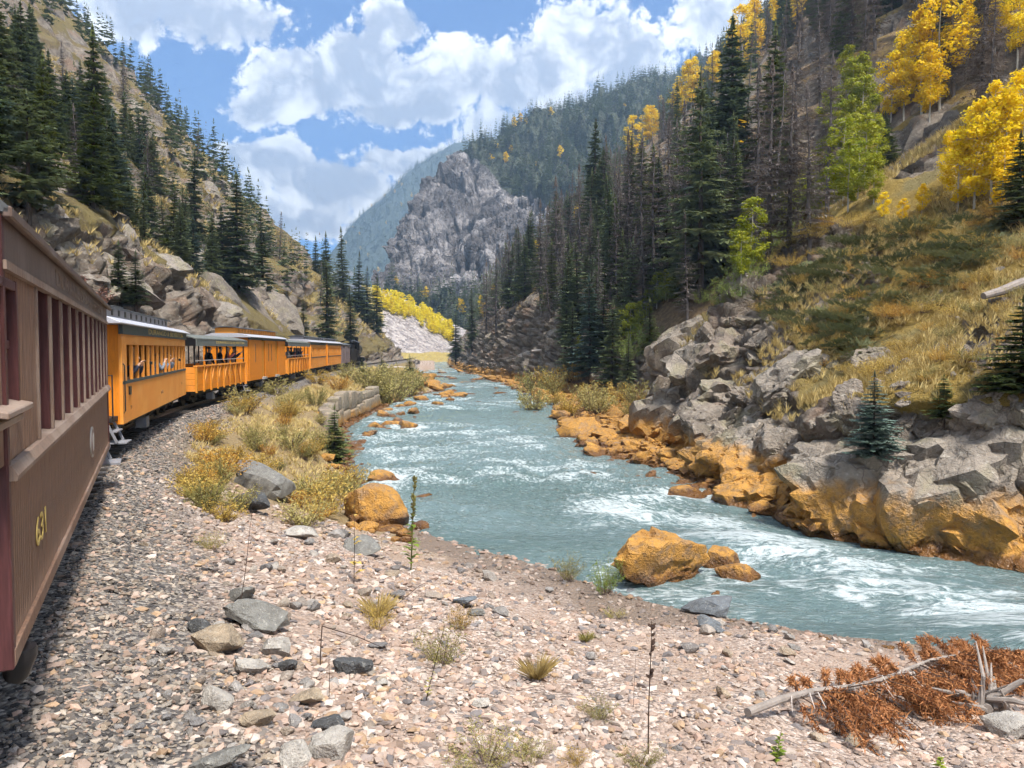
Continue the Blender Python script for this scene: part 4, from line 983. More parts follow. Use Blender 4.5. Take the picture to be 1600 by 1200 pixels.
# ================================================================== vegetation prototypes
rng = np.random.default_rng(7)
def tri_push(L, a, b_, c): L.append((a, b_, c))
def tris_mesh(T):
    A = np.array(T, np.float32).reshape(-1, 3); return A, np.arange(len(A)).reshape(-1, 3)
def conifer(H, Rm, whorls, seed, nb=6, seg=6, twig=.42, droop=.28, base=.08, thin=1., full=.9, ragged=.3, gaps=0.):
    r = np.random.default_rng(seed); T = []
    for i in range(whorls):
        t = (i+r.uniform(0, 1))/whorls; z0 = H*(base+(1-base)*t)
        prof = (1-t)**full
        if t < .12: prof *= .7+.3*t/.12
        for k in range(nb if t < .9 else 4):
            if r.random() < gaps: continue
            Lb = Rm*prof*r.uniform(1-ragged*1.3, 1+ragged*.5)+.02*H*(1-t)
            az_ = r.uniform(0, 2*math.pi); rad = np.array((math.cos(az_), math.sin(az_), 0)); sd_ = np.array((-rad[1], rad[0], 0)); up = np.array((0, 0, 1.))
            dr = droop*(1.25-1.5*t)+r.uniform(-.1, .1)
            pt = lambda s: np.array((0, 0, z0))+rad*Lb*s+up*Lb*(-dr*s+.22*s*s*dr*2)
            for j in range(seg):
                s = (j+.3+r.uniform(0, .6))/seg
                if s < .12: continue
                p_ = pt(s); tw = twig*Lb*(1.05-.75*s)*r.uniform(.7, 1.2)+.012*H*.6
                wd = tw*.36*thin
                for sg in (-1, 1):
                    dv = rad*r.uniform(.35, .75)+sd_*sg*r.uniform(.6, 1)+up*r.uniform(-.35, .12)
                    dv /= np.linalg.norm(dv); tri_push(T, p_-rad*wd, p_+rad*wd+up*wd*.3, p_+dv*tw)
                dv = rad*.35+sd_*r.uniform(-.3, .3)-up*r.uniform(.5, 1.0); tri_push(T, p_-sd_*wd*.8, p_+sd_*wd*.8, p_+dv*tw*.55)
            e_ = pt(.85); tri_push(T, e_-sd_*.10*Lb*thin, e_+sd_*.10*Lb*thin, pt(1.12))
    tp = np.array((0, 0, H)); 
    for k in range(3):
        a = k*2.1; tri_push(T, tp*.93+np.array((math.cos(a), math.sin(a), 0))*.012*H, tp*.93-np.array((math.cos(a), math.sin(a), 0))*.012*H, tp*1.02)
    return tris_mesh(T)
def trunk_mesh(H, r0, mat, bend=0., seed=0, stubs=0, sl=.6):
    r = np.random.default_rng(seed); mb = MB(); pts = [(bend*H*math.sin(k*.9)*k/8, bend*H*math.cos(k*1.3)*k/8, H*k/8-.25*(k == 0)) for k in range(9)]
    mb.tube(pts, [r0*(1-.9*k/8) for k in range(9)], 7)
    for k in range(stubs):
        z = H*r.uniform(.38, .95); a = r.uniform(0, 6.28); l = .7*sl*(1.05-z/H)*r.uniform(.5, 1.3)+.1
        mb.tube([(0, 0, z), (math.cos(a)*l, math.sin(a)*l, z-l*r.uniform(-.1, .35))], [.003, .001], 3, False)
    return mb.mesh('trunk', mat, True)
def leafcloud(n, clumps, seed, cr, leaf, flat=1.):
    """clumps: (x,y,z,radius)"""
    r = np.random.default_rng(seed); T = []
    for cx, cy, cz, rad in clumps:
        for k in range(n):
            d = r.normal(size=3); d /= np.linalg.norm(d); p_ = np.array((cx, cy, cz))+d*rad*r.uniform(.35, 1)*np.array((1, 1, flat))
            a = r.normal(size=3); a /= np.linalg.norm(a); b_ = np.cross(a, d+.01); b_ /= np.linalg.norm(b_)+1e-6; s = leaf*r.uniform(.6, 1.3)
            T.append((p_-a*s*.5, p_+b_*s*.55, p_+a*s*.6)); T.append((p_-a*s*.5, p_+a*s*.6, p_-b_*s*.55))
    return tris_mesh(T)
def leaf_mat(name, cols, rough=.6, trans=.35, vary=.5, sc=.6):
    m, t, b = new_mat(name); rnd = t.add('ShaderNodeObjectInfo').outputs['Random']; co = t.add('ShaderNodeNewGeometry')
    pos = co.outputs['Position']; ri = co.outputs['Random Per Island']
    f = t.m('ADD', t.m('MULTIPLY', ri, .55), t.m('MULTIPLY', t.noise(pos, sc, 2), .6)); f = t.m('ADD', f, t.m('MULTIPLY', t.m('SUBTRACT', rnd, .5), vary))
    n = len(cols); c = t.ramp(f, [(.15+.7*i/(n-1), c_) for i, c_ in enumerate(cols)])
    setp(t, b, Base_Color=c, Roughness=rough, Specular_IOR_Level=.25)
    if trans:
        tr = t.add('ShaderNodeBsdfTranslucent', i={0: c}); mx = t.add('ShaderNodeMixShader', i={0: trans, 1: b.outputs[0], 2: tr.outputs[0]})
        t.l.new(mx.outputs[0], t.n['Material Output'].inputs[0])
    return m
M['needle'] = leaf_mat('spruce_needles', [(.085, .12, .06), (.14, .18, .085), (.20, .23, .11)], .6, .22)
M['needle_blue'] = leaf_mat('blue_spruce_needles', [(.075, .125, .10), (.125, .185, .15), (.19, .25, .21)], .6, .12)
M['needle_olive'] = leaf_mat('olive_needles', [(.075, .11, .035), (.13, .165, .05), (.20, .23, .075)], .6, .15)
M['deadtwig'] = leaf_mat('dead_twigs', [(.13, .105, .10), (.20, .17, .16), (.28, .245, .23)], .9, .12)
M['bark'] = simple('bark', (.075, .055, .045), .9, 0, .35, 8, .3); M['bark_grey'] = simple('grey_bark', (.12, .105, .10), .9, 0, .35, 8, .3)
M['aspen_bark'] = simple('aspen_bark', (.42, .40, .35), .8, 0, .3, 5)
M['aspen_gold'] = leaf_mat('golden_aspen_leaves', [(.70, .44, .004), (.88, .62, .008), (.92, .74, .03)], .55, .45, .35)
M['aspen_green'] = leaf_mat('yellow_green_aspen_leaves', [(.15, .20, .012), (.27, .31, .02), (.42, .40, .03)], .55, .4, .35)
M['gold_shrub'] = leaf_mat('golden_shrub_leaves', [(.28, .18, .04), (.48, .33, .07), (.62, .46, .13)], .7, .3)
M['amber_shrub'] = leaf_mat('amber_shrub_leaves', [(.34, .16, .03), (.55, .30, .05), (.64, .42, .09)], .7, .3)
M['olive_shrub'] = leaf_mat('olive_shrub_leaves', [(.15, .14, .045), (.30, .27, .09), (.46, .39, .15)], .7, .3)
M['juniper'] = leaf_mat('juniper_foliage', [(.085, .10, .045), (.14, .155, .07), (.21, .215, .10)], .7, .2)
M['russet'] = leaf_mat('russet_twigs', [(.10, .035, .03), (.17, .07, .055), (.22, .12, .09)], .8, .1)
M['dry_grass'] = leaf_mat('dry_grass_blades', [(.32, .23, .09), (.52, .39, .15), (.66, .53, .25)], .8, .25)
M['green_grass'] = leaf_mat('green_grass_blades', [(.14, .13, .04), (.27, .24, .075), (.40, .35, .12)], .8, .25)
def tm(name, TF, mat): return mesh_np(name, TF[0], TF[1], mat, False)
# spruces: unit height 1 scaled when placed
SP = [conifer(1, .17, 46, 100+k, 8, 7, .40, .30, .05, 1, .8+.1*(k % 3), .35) for k in range(4)] + [conifer(1, .115, 52, 120+k, 7, 6, .46, .42, .06, 1, .72, .4, .12) for k in range(4)]
PINE = [conifer(1, .24, 30, 140+k, 7, 7, .42, .10, .10, 1.1, .6, .45, .15) for k in range(2)]
SAP = [conifer(1, .30, 30, 150+k, 11, 8, .40, .18, .03, 1.0, .85, .3) for k in range(3)]
SP_ME = [tm('crown', q, M['needle']) for q in SP]; SP_ME += [tm('crown', q, M['needle_olive']) for q in SP[:3]] + [tm('crown', SP[3], M['needle_blue'])]; PINE_ME = [tm('crown', q, M['needle']) for q in PINE]; SAP_ME = [tm('crown', q, M['needle_olive']) for q in SAP]; SAPB_ME = [tm('crown', q, M['needle_blue']) for q in SAP]
BIG_ME = [tm('crown', conifer(1, .22, 38, 160, 8, 8, .36, .34, .12, .8, .75, .35, .18), M['needle'])]
DD_ = [conifer(1, .105, 44, 170+k, 6, 5, .5, .45, .14, .28, .7, .5, .12) for k in range(5)]
DD_ME = [tm('crown', q, M['deadtwig']) for q in DD_]
SNAG = [conifer(1, .06, 26, 180+k, 4, 3, .5, .35, .2, .22, .5, .6, .3) for k in range(3)]; SNAG_ME = [tm('crown', q, M['deadtwig']) for q in SNAG]
TR_ME = [trunk_mesh(1, .016, M['bark'], .004, k) for k in range(3)]; TRG_ME = [trunk_mesh(1, .013, M['bark_grey'], .006, 9+k) for k in range(3)]
for me_ in TR_ME+TRG_ME: me_.name = 'trunk'
def aspen_clumps(seed, w_=.2):
    r = np.random.default_rng(seed); out = []
    for k in range(40):
        z = r.uniform(.16, .97); pr = math.sin(min(1, (z-.08)/.92)*math.pi*.86+.2); a = r.uniform(0, 6.28); q = w_*pr*r.uniform(.2, 1)
        out.append((math.cos(a)*q, math.sin(a)*q, z, r.uniform(.05, .085)*(.6+.6*pr)))
    return out
ASP = [leafcloud(75, aspen_clumps(k, .13+.03*(k % 3)), 200+k, 0, .020, .9) for k in range(4)]
ASPF = [leafcloud(9, aspen_clumps(k, .16), 210+k, 0, .055, .9) for k in range(3)]
ASG_ME = [tm('crown', q, M['aspen_gold']) for q in ASP]; ASN_ME = [tm('crown', q, M['aspen_green']) for q in ASP]; M['aspen_lemon'] = leaf_mat('lemon_aspen_leaves', [(.78, .58, .01), (.90, .74, .02), (.92, .82, .06)], .55, .45, .3); ASF_ME = [tm('crown', q, M['aspen_lemon']) for q in ASPF]
AT_ME = [trunk_mesh(1, .011, M['aspen_bark'], .01, 30+k, 14, .16) for k in range(3)]
def shrub(seed, n=34, leaves=30, leaf=.045, spread=.55, stem=.008):
    r = np.random.default_rng(seed); T = []; S_ = MB()
    for k in range(n):
        a = r.uniform(0, 6.28); sp = spread*math.sqrt(r.random()); h = r.uniform(.45, 1.0)*(1-.45*sp*sp); tip = np.array((math.cos(a)*sp, math.sin(a)*sp, h)); b0 = tip*np.array((.18, .18, 0))
        S_.tube([b0, b0*.5+tip*np.array((.45, .45, .5)), tip], [stem, stem*.7, stem*.3], 3, False)
        for j in range(leaves):
            s = r.uniform(.25, 1.05); p_ = b0*(1-s)+tip*s+r.normal(size=3)*.035; d = r.normal(size=3)*.6+np.array((math.cos(a)*.3, math.sin(a)*.3, .7)); d /= np.linalg.norm(d)
            q = np.cross(d, r.normal(size=3)); q /= np.linalg.norm(q)+1e-6; l = leaf*r.uniform(.6, 1.3); T.append((p_-q*l*.28, p_+q*l*.28, p_+d*l*1.3))
    return tris_mesh(T), S_
SHR = [shrub(300+k, 40, 34, .05, .6) for k in range(4)]; FINE = [shrub(310+k, 46, 46, .034, .75, .005) for k in range(3)]
def juniper(seed):
    r = np.random.default_rng(seed); T = []
    for k in range(170):
        a = r.uniform(0, 6.28); q = math.sqrt(r.random()); bx0 = np.array((math.cos(a)*q, math.sin(a)*q*.8, .12+.22*(1-q*q)*r.uniform(.5, 1.3)))
        dv = np.array((math.cos(a), math.sin(a), r.uniform(.1, .7))); dv /= np.linalg.norm(dv); sd_ = np.array((-dv[1], dv[0], 0))
        for j in range(20):
            s = r.uniform(0, .26); p_ = bx0+dv*s+r.normal(size=3)*.018; d2 = dv*.6+sd_*r.uniform(-.9, .9)+np.array((0, 0, r.uniform(-.1, .8))); d2 /= np.linalg.norm(d2)
            l = r.uniform(.05, .11); T.append((p_-sd_*.014, p_+sd_*.014+np.array((0, 0, .012)), p_+d2*l))
    return tris_mesh(T)
JUN_ME = [tm('foliage', juniper(400+k), M['juniper']) for k in range(3)]
STEM_MAT = simple('shrub_stem', (.13, .085, .06), .9)
def shrub_meshes(lst, mat): return [(tm('foliage', a, mat), s.mesh('stem', STEM_MAT)) for a, s in lst]
SH = {k: shrub_meshes(SHR, M[k]) for k in ('gold_shrub', 'amber_shrub', 'olive_shrub', 'russet')}
M['weed_green'] = leaf_mat('green_weed_leaves', [(.10, .17, .03), (.20, .28, .05), (.32, .38, .09)], .6, .3)
SHF = {k: shrub_meshes(FINE, M[k]) for k in ('gold_shrub', 'olive_shrub', 'amber_shrub', 'weed_green')}
def tuft(seed, n=26, w_=.012):
    r = np.random.default_rng(seed); T = []
    for k in range(n):
        a = r.uniform(0, 6.28); b0 = np.array((math.cos(a), math.sin(a), 0))*r.uniform(0, .12); ln = np.array((math.cos(a)*r.uniform(.1, .6), math.sin(a)*r.uniform(.1, .6), r.uniform(.5, 1))); sd_ = np.array((-math.sin(a), math.cos(a), 0))*w_
        T.append((b0-sd_*2, b0+sd_*2, b0+ln*.6+sd_)); T.append((b0-sd_*2, b0+ln*.6+sd_, b0+ln*np.array((1.2, 1.2, 1))))
    return tris_mesh(T)
TUFT = [tuft(500+k) for k in range(4)]; TUFTS = [tuft(510+k, 12, .022) for k in range(3)]
def hi(X, Y): return float(height(X, Y))
NOB = {}
def tree(kind, X, Y, H, crown, trunk, label, group, cat='tree', z=None, lean=.02, wide=1., sink=.02):
    nm = {'spruce': 'spruce_tree', 'dead': 'dead_tree', 'aspen': 'aspen_tree'}[kind]
    zz = (hi(X, Y) if z is None else z)-sink*H
    e = empty(nm, (X, Y, zz), rng.uniform(0, 6.28), label=label, cat=cat, group=group); e.rotation_euler[0] = rng.normal()*lean; e.rotation_euler[1] = rng.normal()*lean
    e.scale = (H*wide, H*wide, H)
    obj('trunk', trunk, e); obj('crown', crown, e); NOB[nm] = NOB.get(nm, 0)+1
    return e
pick = lambda L: L[int(rng.integers(len(L)))]
EXCL = []   # keep scattered trees clear of hand-placed ones (pixel boxes)

# ------------------------------------------------------------------ hand-placed trees (image column, row of the foot, height in image rows)
def plant(px, py, hp, kind, crowns, trunks, label, group, wide=1., y1=330., lean=.015):
    c_ = cast(px, py, 4., y1)
    if c_ is None: print('no ground', px, py); return
    H = hp*c_[1]/F; tree(kind, c_[0], c_[1], H, pick(crowns), pick(trunks), label, group, z=c_[2], wide=wide, lean=lean); EXCL.append((px, py, hp, c_[1], kind))
plant(1095, 468, 360, 'spruce', BIG_ME, TR_ME, 'tallest spruce on the right slope with long drooping branches, beside pale green saplings', 'large spruces', 1.0)
for px, py, hp, lb in ((927, 392, 205, 'tall narrow dark spruce between dead trees, left of the golden aspen strip'), (943, 380, 150, 'shorter narrow dark spruce right behind its taller twin by the golden aspens'),
                       (832, 440, 112, 'layered spruce standing alone at the far rocky nose on the right'), (955, 607, 140, 'blue green spruce in the clump above the willow bushes, foremost'),
                       (922, 590, 165, 'tall spruce at the back of the clump above the willow bushes'), (980, 612, 95, 'smallest spruce of the clump above the willow bushes'),
                       (893, 590, 120, 'slim dark spruce at the river side of the spruce clump'), (738, 545, 95, 'lone dark spruce by the river bend under the dark cliff'), (712, 560, 75, 'thin spruce at the water just past the dark cliff'),
                       (1140, 320, 290, 'tall dark spruce behind the tallest one on the right slope'), (1205, 300, 260, 'dark spruce among grey dead trees at the skyline aspens')):
    plant(px, py, hp, 'spruce', SP_ME, TR_ME, lb, 'right bank spruces', 1.25)
SMALL = []
for px, py, hp, lb, mm, wd in ((1372, 716, 128, 'small blue green spruce on the rock ledge above the river', SAPB_ME, 1.15), (1475, 648, 66, 'bushy little spruce between boulders, right of the blue green one', SAP_ME, 1.5),
                           (1596, 612, 150, 'spruce cut by the right edge of the picture above the boulders', SAP_ME, 1.5), (1384, 262, 85, 'small dark spruce beside pale green aspens, high on the grass slope', SP_ME, 1.7),
                           (1592, 350, 140, 'dark spruce at the right edge below the golden aspens', SP_ME, 1.7)):
    SMALL.append((px, py, hp, mm, lb, wd))
for px, py, hp, lb in ((522, 722, 92, 'dark green sapling at the end of the stone retaining wall'), (566, 600, 40, 'small spruce on the bank beside the locomotive'), (597, 592, 38, 'spruce sapling above the willows past the retaining wall'), (640, 586, 34, 'spruce sapling near the river bend on the left bank')):
    plant(px, py, hp, 'spruce', SAP_ME, TR_ME, lb, 'left bank saplings', 1.2)
for px, py, hp, lb, wd in ((45, 335, 195, 'bushy dark pine overhanging the brown coach roof', 1.35), (185, 472, 98, 'small bright spruce right above the orange coach', 1.7), (212, 476, 86, 'second small spruce above the orange coach, a bit lower', 1.7),
                       (55, 175, 165, 'broad spruce high at the left edge of the picture', 1.5), (150, 300, 260, 'tall slender spruce on the cliff above the brown coach', 1.2), (178, 330, 160, 'spruce on the rock shelf left of the long talus', 1.4),
                       (305, 385, 150, 'dark spruce of the row above the gondola car', 1.4), (372, 455, 190, 'tall dark spruce of the row above the baggage car', 1.4), (350, 440, 120, 'rounded lower spruce in the row above the gondola car', 1.9), (412, 475, 150, 'dark spruce above the rock nose behind the baggage car', 1.4),
                       (512, 537, 132, 'dark spruce standing alone behind the distant orange coaches', 1.5), (548, 535, 90, 'pale green spruce behind the locomotive', 1.5), (475, 528, 60, 'small spruce behind the second gondola car', 1.6), (655, 552, 44, 'lone little spruce at the foot of the grey talus', 1.3)):
    plant(px, py, hp, 'spruce', PINE_ME if px == 45 else SP_ME, TR_ME, lb, 'spruces above the train', wd)
# skyline row at the end of the left slope
for px, py, hp, lb in ((510, 470, 110, 'tall spruce, leftmost of the row against the clouds at the left spur'), (537, 470, 122, 'tallest spruce of the row against the clouds at the left spur'), (560, 470, 100, 'third spruce of the row against the far blue mountain'), (573, 480, 90, 'thin spruce against the far blue mountain'), (588, 490, 92, 'last spruce of the row, in front of the grey cliff mountain'), (493, 460, 92, 'short spruce at the start of the skyline row on the left spur')):
    Y_ = 190.; q = P(px, py, Y_); H = hp*Y_/F; tree('spruce', q[0], Y_, H, pick(SP_ME), pick(TR_ME), lb, 'skyline spruces at the left spur', z=min(q[2], hi(q[0], Y_)) if hi(q[0], Y_) > q[2]-4 else hi(q[0], Y_), wide=1.15)
# aspens
GOLD = [(1392,190,110),(1412,180,130),(1440,178,165),(1468,172,190),(1452,190,120),(1496,330,130),(1522,325,165),(1548,318,190),(1572,312,180),(1596,300,190),(1480,300,95),(1565,330,120),(1510,110,120),(1590,90,120),(1555,70,110),
        (1160,118,110),(1178,100,100),(1118,140,60),(1222,60,110),(1245,40,100),(965,262,62),(978,255,68),(988,250,70),(1058,190,62),(1072,178,80),(1080,170,85),(1014,225,60),(1020,215,50),(958,245,45),(905,300,36),(882,340,40),(805,425,26),(1440,335,50),(1380,345,45),(1410,350,40)]
for i, (px, py, hp) in enumerate(GOLD):
    zone = ('golden aspen in the dense stand at the right edge' if px > 1470 and py > 200 else 'golden aspen in the tall stand left of the big dead spruce' if 1370 < px < 1475 and py < 200 else 'golden aspen sapling on the dry grass slope' if py > 330 and px > 1300 else 'golden aspen at the upper right corner among dark trees' if px > 1470 else 'golden aspen near the skyline on the right slope' if px > 1100 else 'golden aspen in the strip behind dead trees on the right slope')
    plant(px, py, hp, 'aspen', ASG_ME, AT_ME, zone, zone.replace('golden aspen', 'golden aspens', 1), 1.15 if hp > 60 else 1.4)
GOLD += [(int(a+rng.normal()*16), int(b_+rng.normal()*9), int(h*rng.uniform(.7, 1.1))) for a, b_, h in GOLD for _ in range(2 if a > 1360 and h > 60 else 1 if h > 55 else 0)]
GOLD += [(1430, 130, 120), (1480, 120, 120), (1530, 240, 120), (1580, 220, 130), (1500, 260, 100), (1300, 30, 70), (1260, 70, 80), (1200, 90, 90), (1130, 110, 80), (1095, 130, 70), (1050, 160, 70), (1000, 215, 60), (940, 260, 45), (1350, 370, 40), (1105, 118, 62), (1085, 150, 70), (1066, 172, 70), (1150, 95, 80), (1190, 70, 85), (1215, 45, 80), (1025, 205, 55), (990, 235, 60), (972, 250, 60), (950, 262, 50), (1040, 190, 55), (1270, 20, 70), (1320, 20, 70), (1400, 110, 110), (1420, 60, 90), (1480, 60, 100), (1545, 130, 110), (1575, 150, 110), (1600, 180, 130), (1425, 215, 110), (1455, 235, 110), (1485, 250, 110), (1500, 215, 120), (1530, 265, 120), (1470, 275, 80), (1560, 255, 130), (1440, 265, 70), (1515, 300, 130), (1585, 270, 140), (1460, 350, 50), (1240, 400, 36)]
GREEN = [(1332,215,122),(1318,312,130),(1350,300,120),(1368,280,100),(1292,290,85),(1340,310,90),(1172,425,118),(1158,440,80),(1250,350,72),(1228,365,55),(1026,482,58),(985,548,78),(1000,520,50),(1180,400,60),(905,560,40),(1345,190,105),(1310,250,100),(1335,265,110),(1290,330,60),(1275,300,70),(1190,380,70),(1150,420,70),(1215,350,60),(1040,470,50),(970,520,50),(1325,150,80),(1350,230,110),(1300,215,80),(1325,330,110),(1365,320,80),(1175,400,100),(1260,320,80),(1010,500,50)]
for px, py, hp in GREEN:
    zone = 'pale green aspen in the stand in the middle of the right slope' if px > 1260 else 'pale green aspen sapling just right of the tallest spruce' if px > 1140 else 'yellow green aspen sapling between rocks and spruces'
    plant(px, py, hp, 'aspen', ASN_ME, AT_ME, zone, zone.replace('aspen', 'aspens', 1), 1.3)
for px, py, hp in ((1265,395,260),(1232,405,300),(1292,335,250),(1200,425,330),(1180,405,300),(1545,205,230),(1490,150,200),(1352,135,150),(1020,475,240),(1002,445,230),(872,475,200),(906,435,180),(982,405,200),(1046,435,250),(1240,330,290),(845,480,170),(775,520,120),(760,535,130),(1535,180,260)):
    zone = 'tall grey brown dead spruce '+('beside the golden aspens at the upper right' if px > 1340 else 'behind the pale green aspens on the right slope' if px > 1150 else 'between living spruces on the right slope' if px > 960 else 'on the far rocky nose at the right bank')
    plant(px, py, hp, 'dead', DD_ME, TRG_ME, zone, zone, 1.25)
# golden band on the talus at the river bend
Vt = FAR['talus'][0]; pxx, pyy, _ = to_px(*Vt.T); line = np.interp(pxx, [575, 640, 705], [467, 492, 526])
cand = np.where((np.abs(pyy-line) < 12) & (pxx > 582) & (pxx < 708))[0]
for k in rng.choice(cand, 150, replace=False):
    v = Vt[k]; tree('aspen', v[0], v[1], rng.uniform(3.4, 5.6), pick(ASF_ME), pick(AT_ME), 'bright yellow aspen in the band above the grey talus', 'yellow aspens at the river bend', z=v[2], wide=1.5)

# ------------------------------------------------------------------ scattered forest
def scatter(n, side, ylo, yhi, dlo, dhi, seed, ypow=1.):
    r = np.random.default_rng(seed); Y = ylo+(yhi-ylo)*r.random(n)**ypow; d = dlo+(dhi-dlo)*r.random(n)**1.1
    X = XfR(Y)+d if side > 0 else XfL(Y)-d; return X, Y, d, height(X, Y), r
def in_view(X, Y, Z, H, mx=140):
    px, py, fw = to_px(X, Y, Z); return (px > -mx) & (px < 1600+mx) & (py-H*F/fw < 1215) & (py > -60), px, py, H*F/fw
lists = {'spruce': [], 'dead': [], 'snag': [], 'aspen': []}
# left slope
X, Y, d, Z, r = scatter(1250, -1, 24, 235, 7, 120, 1)
dn = fbm(X*.045, Y*.045, 0, 3, 44)
H = r.uniform(4.5, 9.5, len(X))*(1+.25*sstep(120, 220, Y))
ok, px, py, hp = in_view(X, Y, Z, H); ok &= (dn+r.uniform(-.12, .12, len(X)) > .46) & ~((px > 420) & (px < 500) & (py > 455))
clear = (px < 640) & (py < 545) & ((py < 440) | (px > 430))
for i in np.where(ok & clear)[0]:
    q = r.random(); lists['dead' if q < .10 else 'spruce'].append((X[i], Y[i], Z[i], H[i], hp[i], px[i], py[i], -1))
# a few olive aspens on the left spur
# right slope
X, Y, d, Z, r = scatter(5200, 1, 46, 330, 5, 190, 2, .8)
dn = fbm(X*.05, Y*.05, 0, 3, 54)
H = r.uniform(8, 16, len(X)); ok, px, py, hp = in_view(X, Y, Z, H)
crest = np.interp(px, [600, 1000, 1140, 1270, 1430, 1600], [700, 560, 452, 345, 245, 130])   # keep the grass slope open
ok &= ~((px > 1350) & (py > 60) & (py < 340) & (r.random(len(X)) < np.where(py < 175, .45, .9))) & ~((px > 1240) & (px < 1400) & (py > 90) & (py < 360) & (r.random(len(X)) < .75))
ok &= (py < crest-4) & (dn+r.uniform(-.16, .16, len(X)) > .40) & (d > 5+.02*Y)
rockgap = (np.abs(px-880) < 60) & (py > 420) & (py < 540); ok &= ~(rockgap & (r.random(len(X)) < .7))
EX = np.array([e[:4] for e in EXCL if e[4] == 'aspen'])
X2, Y2, d2, Z2, r2 = scatter(420, 1, 50, 115, 2, 45, 8, 1.); H2 = r2.uniform(5, 13, len(X2)); ok2, px2, py2, hp2 = in_view(X2, Y2, Z2, H2)
ok2 &= (r2.random(len(X2)) < .7) & (py2 < np.interp(px2, [600, 1000, 1140, 1270, 1430, 1600], [700, 575, 458, 345, 245, 130])-4) & (px2 < 1160) & (fbm(X2*.12, Y2*.12, 0, 2, 3) > .42)
for i in np.where(ok2)[0]: lists['dead' if r2.random() < .5 else 'spruce'].append((X2[i], Y2[i], Z2[i], H2[i], hp2[i], px2[i], py2[i], 1))
for i in np.where(ok)[0]:
    ov = (np.abs(EX[:, 0]-px[i]) < .20*EX[:, 2]+.07*hp[i]) & (Y[i] < EX[:, 3]+1) & (py[i]-hp[i] < EX[:, 1]-.25*EX[:, 2]) & (py[i] > EX[:, 1]-EX[:, 2])
    if ov.any() and r.random() < .88: continue
    q = r.random(); near = px[i] > 760
    kind = ('dead' if q < (.52 if Y[i] < 150 else .40) else 'snag' if q < .60 else 'aspen' if q > .975 else 'spruce')
    lists[kind].append((X[i], Y[i], Z[i], H[i]*(.62 if kind == 'aspen' else 1), hp[i], px[i], py[i], 1))
def zone_label(kind, px, py, Y, side):
    if side < 0:
        w1 = 'near the skyline of the left slope' if py < 1.06*px-120 else 'on the rocky left slope above the train' if px < 300 else 'on the far end of the left slope'
        return ('dark spruce ' if kind == 'spruce' else 'grey dead spruce ')+w1
    w1 = 'far up the right slope' if Y > 170 else 'in the thick of the right slope' if px < 1150 else 'high above the grass on the right slope'
    return {'spruce': 'dark living spruce ', 'dead': 'grey brown dead spruce ', 'snag': 'bare grey snag ', 'aspen': 'golden aspen '}[kind]+w1
far_stuff = {'spruce': [], 'dead': [], 'aspen': []}
for kind, cap in (('spruce', 235), ('dead', 240), ('snag', 60), ('aspen', 45)):
    L = sorted(lists[kind], key=lambda q: -q[4])
    for k, (x, y, z, H, hp, px, py, side) in enumerate(L):
        if k < cap and hp > 18:
            lb = zone_label(kind, px, py, y, side)
            cr, tr_ = {'spruce': (SP_ME, TR_ME), 'dead': (DD_ME, TRG_ME), 'snag': (SNAG_ME, TRG_ME), 'aspen': (ASG_ME, AT_ME)}[kind]
            tree('dead' if kind == 'snag' else kind, x, y, H, pick(cr), pick(tr_), lb, 'forest: '+lb.split(' on ')[0].split(' in ')[0]+(' left' if side < 0 else ' right'), z=z, wide=rng.uniform(.9, 1.65) if side < 0 else rng.uniform(.8, 1.4), lean=.04, cat='tree')
        else: far_stuff['dead' if kind == 'snag' else kind].append((x, y, z, H))
print('forest', {k: len(v) for k, v in lists.items()})
# far woods: too many and too small to count
FSP = [conifer(1, .17, 11, 600+k, 5, 2, .6, .3, .06, 1.5, .8, .4) for k in range(4)]; FDD = [conifer(1, .10, 9, 610+k, 4, 2, .6, .4, .1, .6, .7, .4) for k in range(3)]
FAS = [leafcloud(2, aspen_clumps(k, .2), 620+k, 0, .14, .9) for k in range(2)]
def add_far(name, protos, pts, mat, label, wide=1.2):
    if not len(pts): return
    A = np.array(pts); n = len(A); r = np.random.default_rng(len(A)); s = A[:, 3]
    V, Fc, _ = replicate(protos, r.integers(0, len(protos), n), A[:, :3], r.uniform(0, 6.28, n), np.stack((s*wide, s*wide, s), 1))
    obj(name, mesh_np(name, V, Fc, mat, False), label=label, cat='forest', kind='stuff')
def wood_on(nm, n, pred, hlo, hhi, seed):
    V, fm = FAR[nm]; r = np.random.default_rng(seed); px, py, _ = to_px(*V.T); ok = np.where(pred(px, py, fm))[0]
    k = r.choice(ok, min(n, len(ok)), replace=False); return [(V[i, 0]+r.uniform(-2, 2), V[i, 1], V[i, 2]-.5, r.uniform(hlo, hhi)) for i in k]
cw = wood_on('cliff_mountain', 5200, lambda px, py, fm: (fm > .5) & (px > 590) & (px < 1250), 9, 17, 3)
k3 = int(len(cw)*.62)
far_stuff['spruce'] += cw[:k3]; far_stuff['dead'] += cw[k3:-70]; far_stuff['aspen'] += [(x, y, z, h*.6) for x, y, z, h in cw[-70:]]
far_stuff['spruce'] += wood_on('blue_mountain', 2600, lambda px, py, fm: (fm > .4) & (px > 540) & (px < 790) & (py < 480), 13, 22, 4)
far_stuff['aspen'] += wood_on('blue_mountain', 40, lambda px, py, fm: (px > 540) & (px < 700) & (py < 430), 8, 14, 5)
add_far('far_spruce_forest', FSP, far_stuff['spruce'], M['needle'], 'dark spruce woods covering the far slopes and ridges')
add_far('far_dead_forest', FDD, far_stuff['dead'], M['deadtwig'], 'grey brown dead woods mixed into the far slopes')
add_far('far_aspen_specks', FAS, far_stuff['aspen'], M['aspen_gold'], 'golden aspens speckling the far slopes')

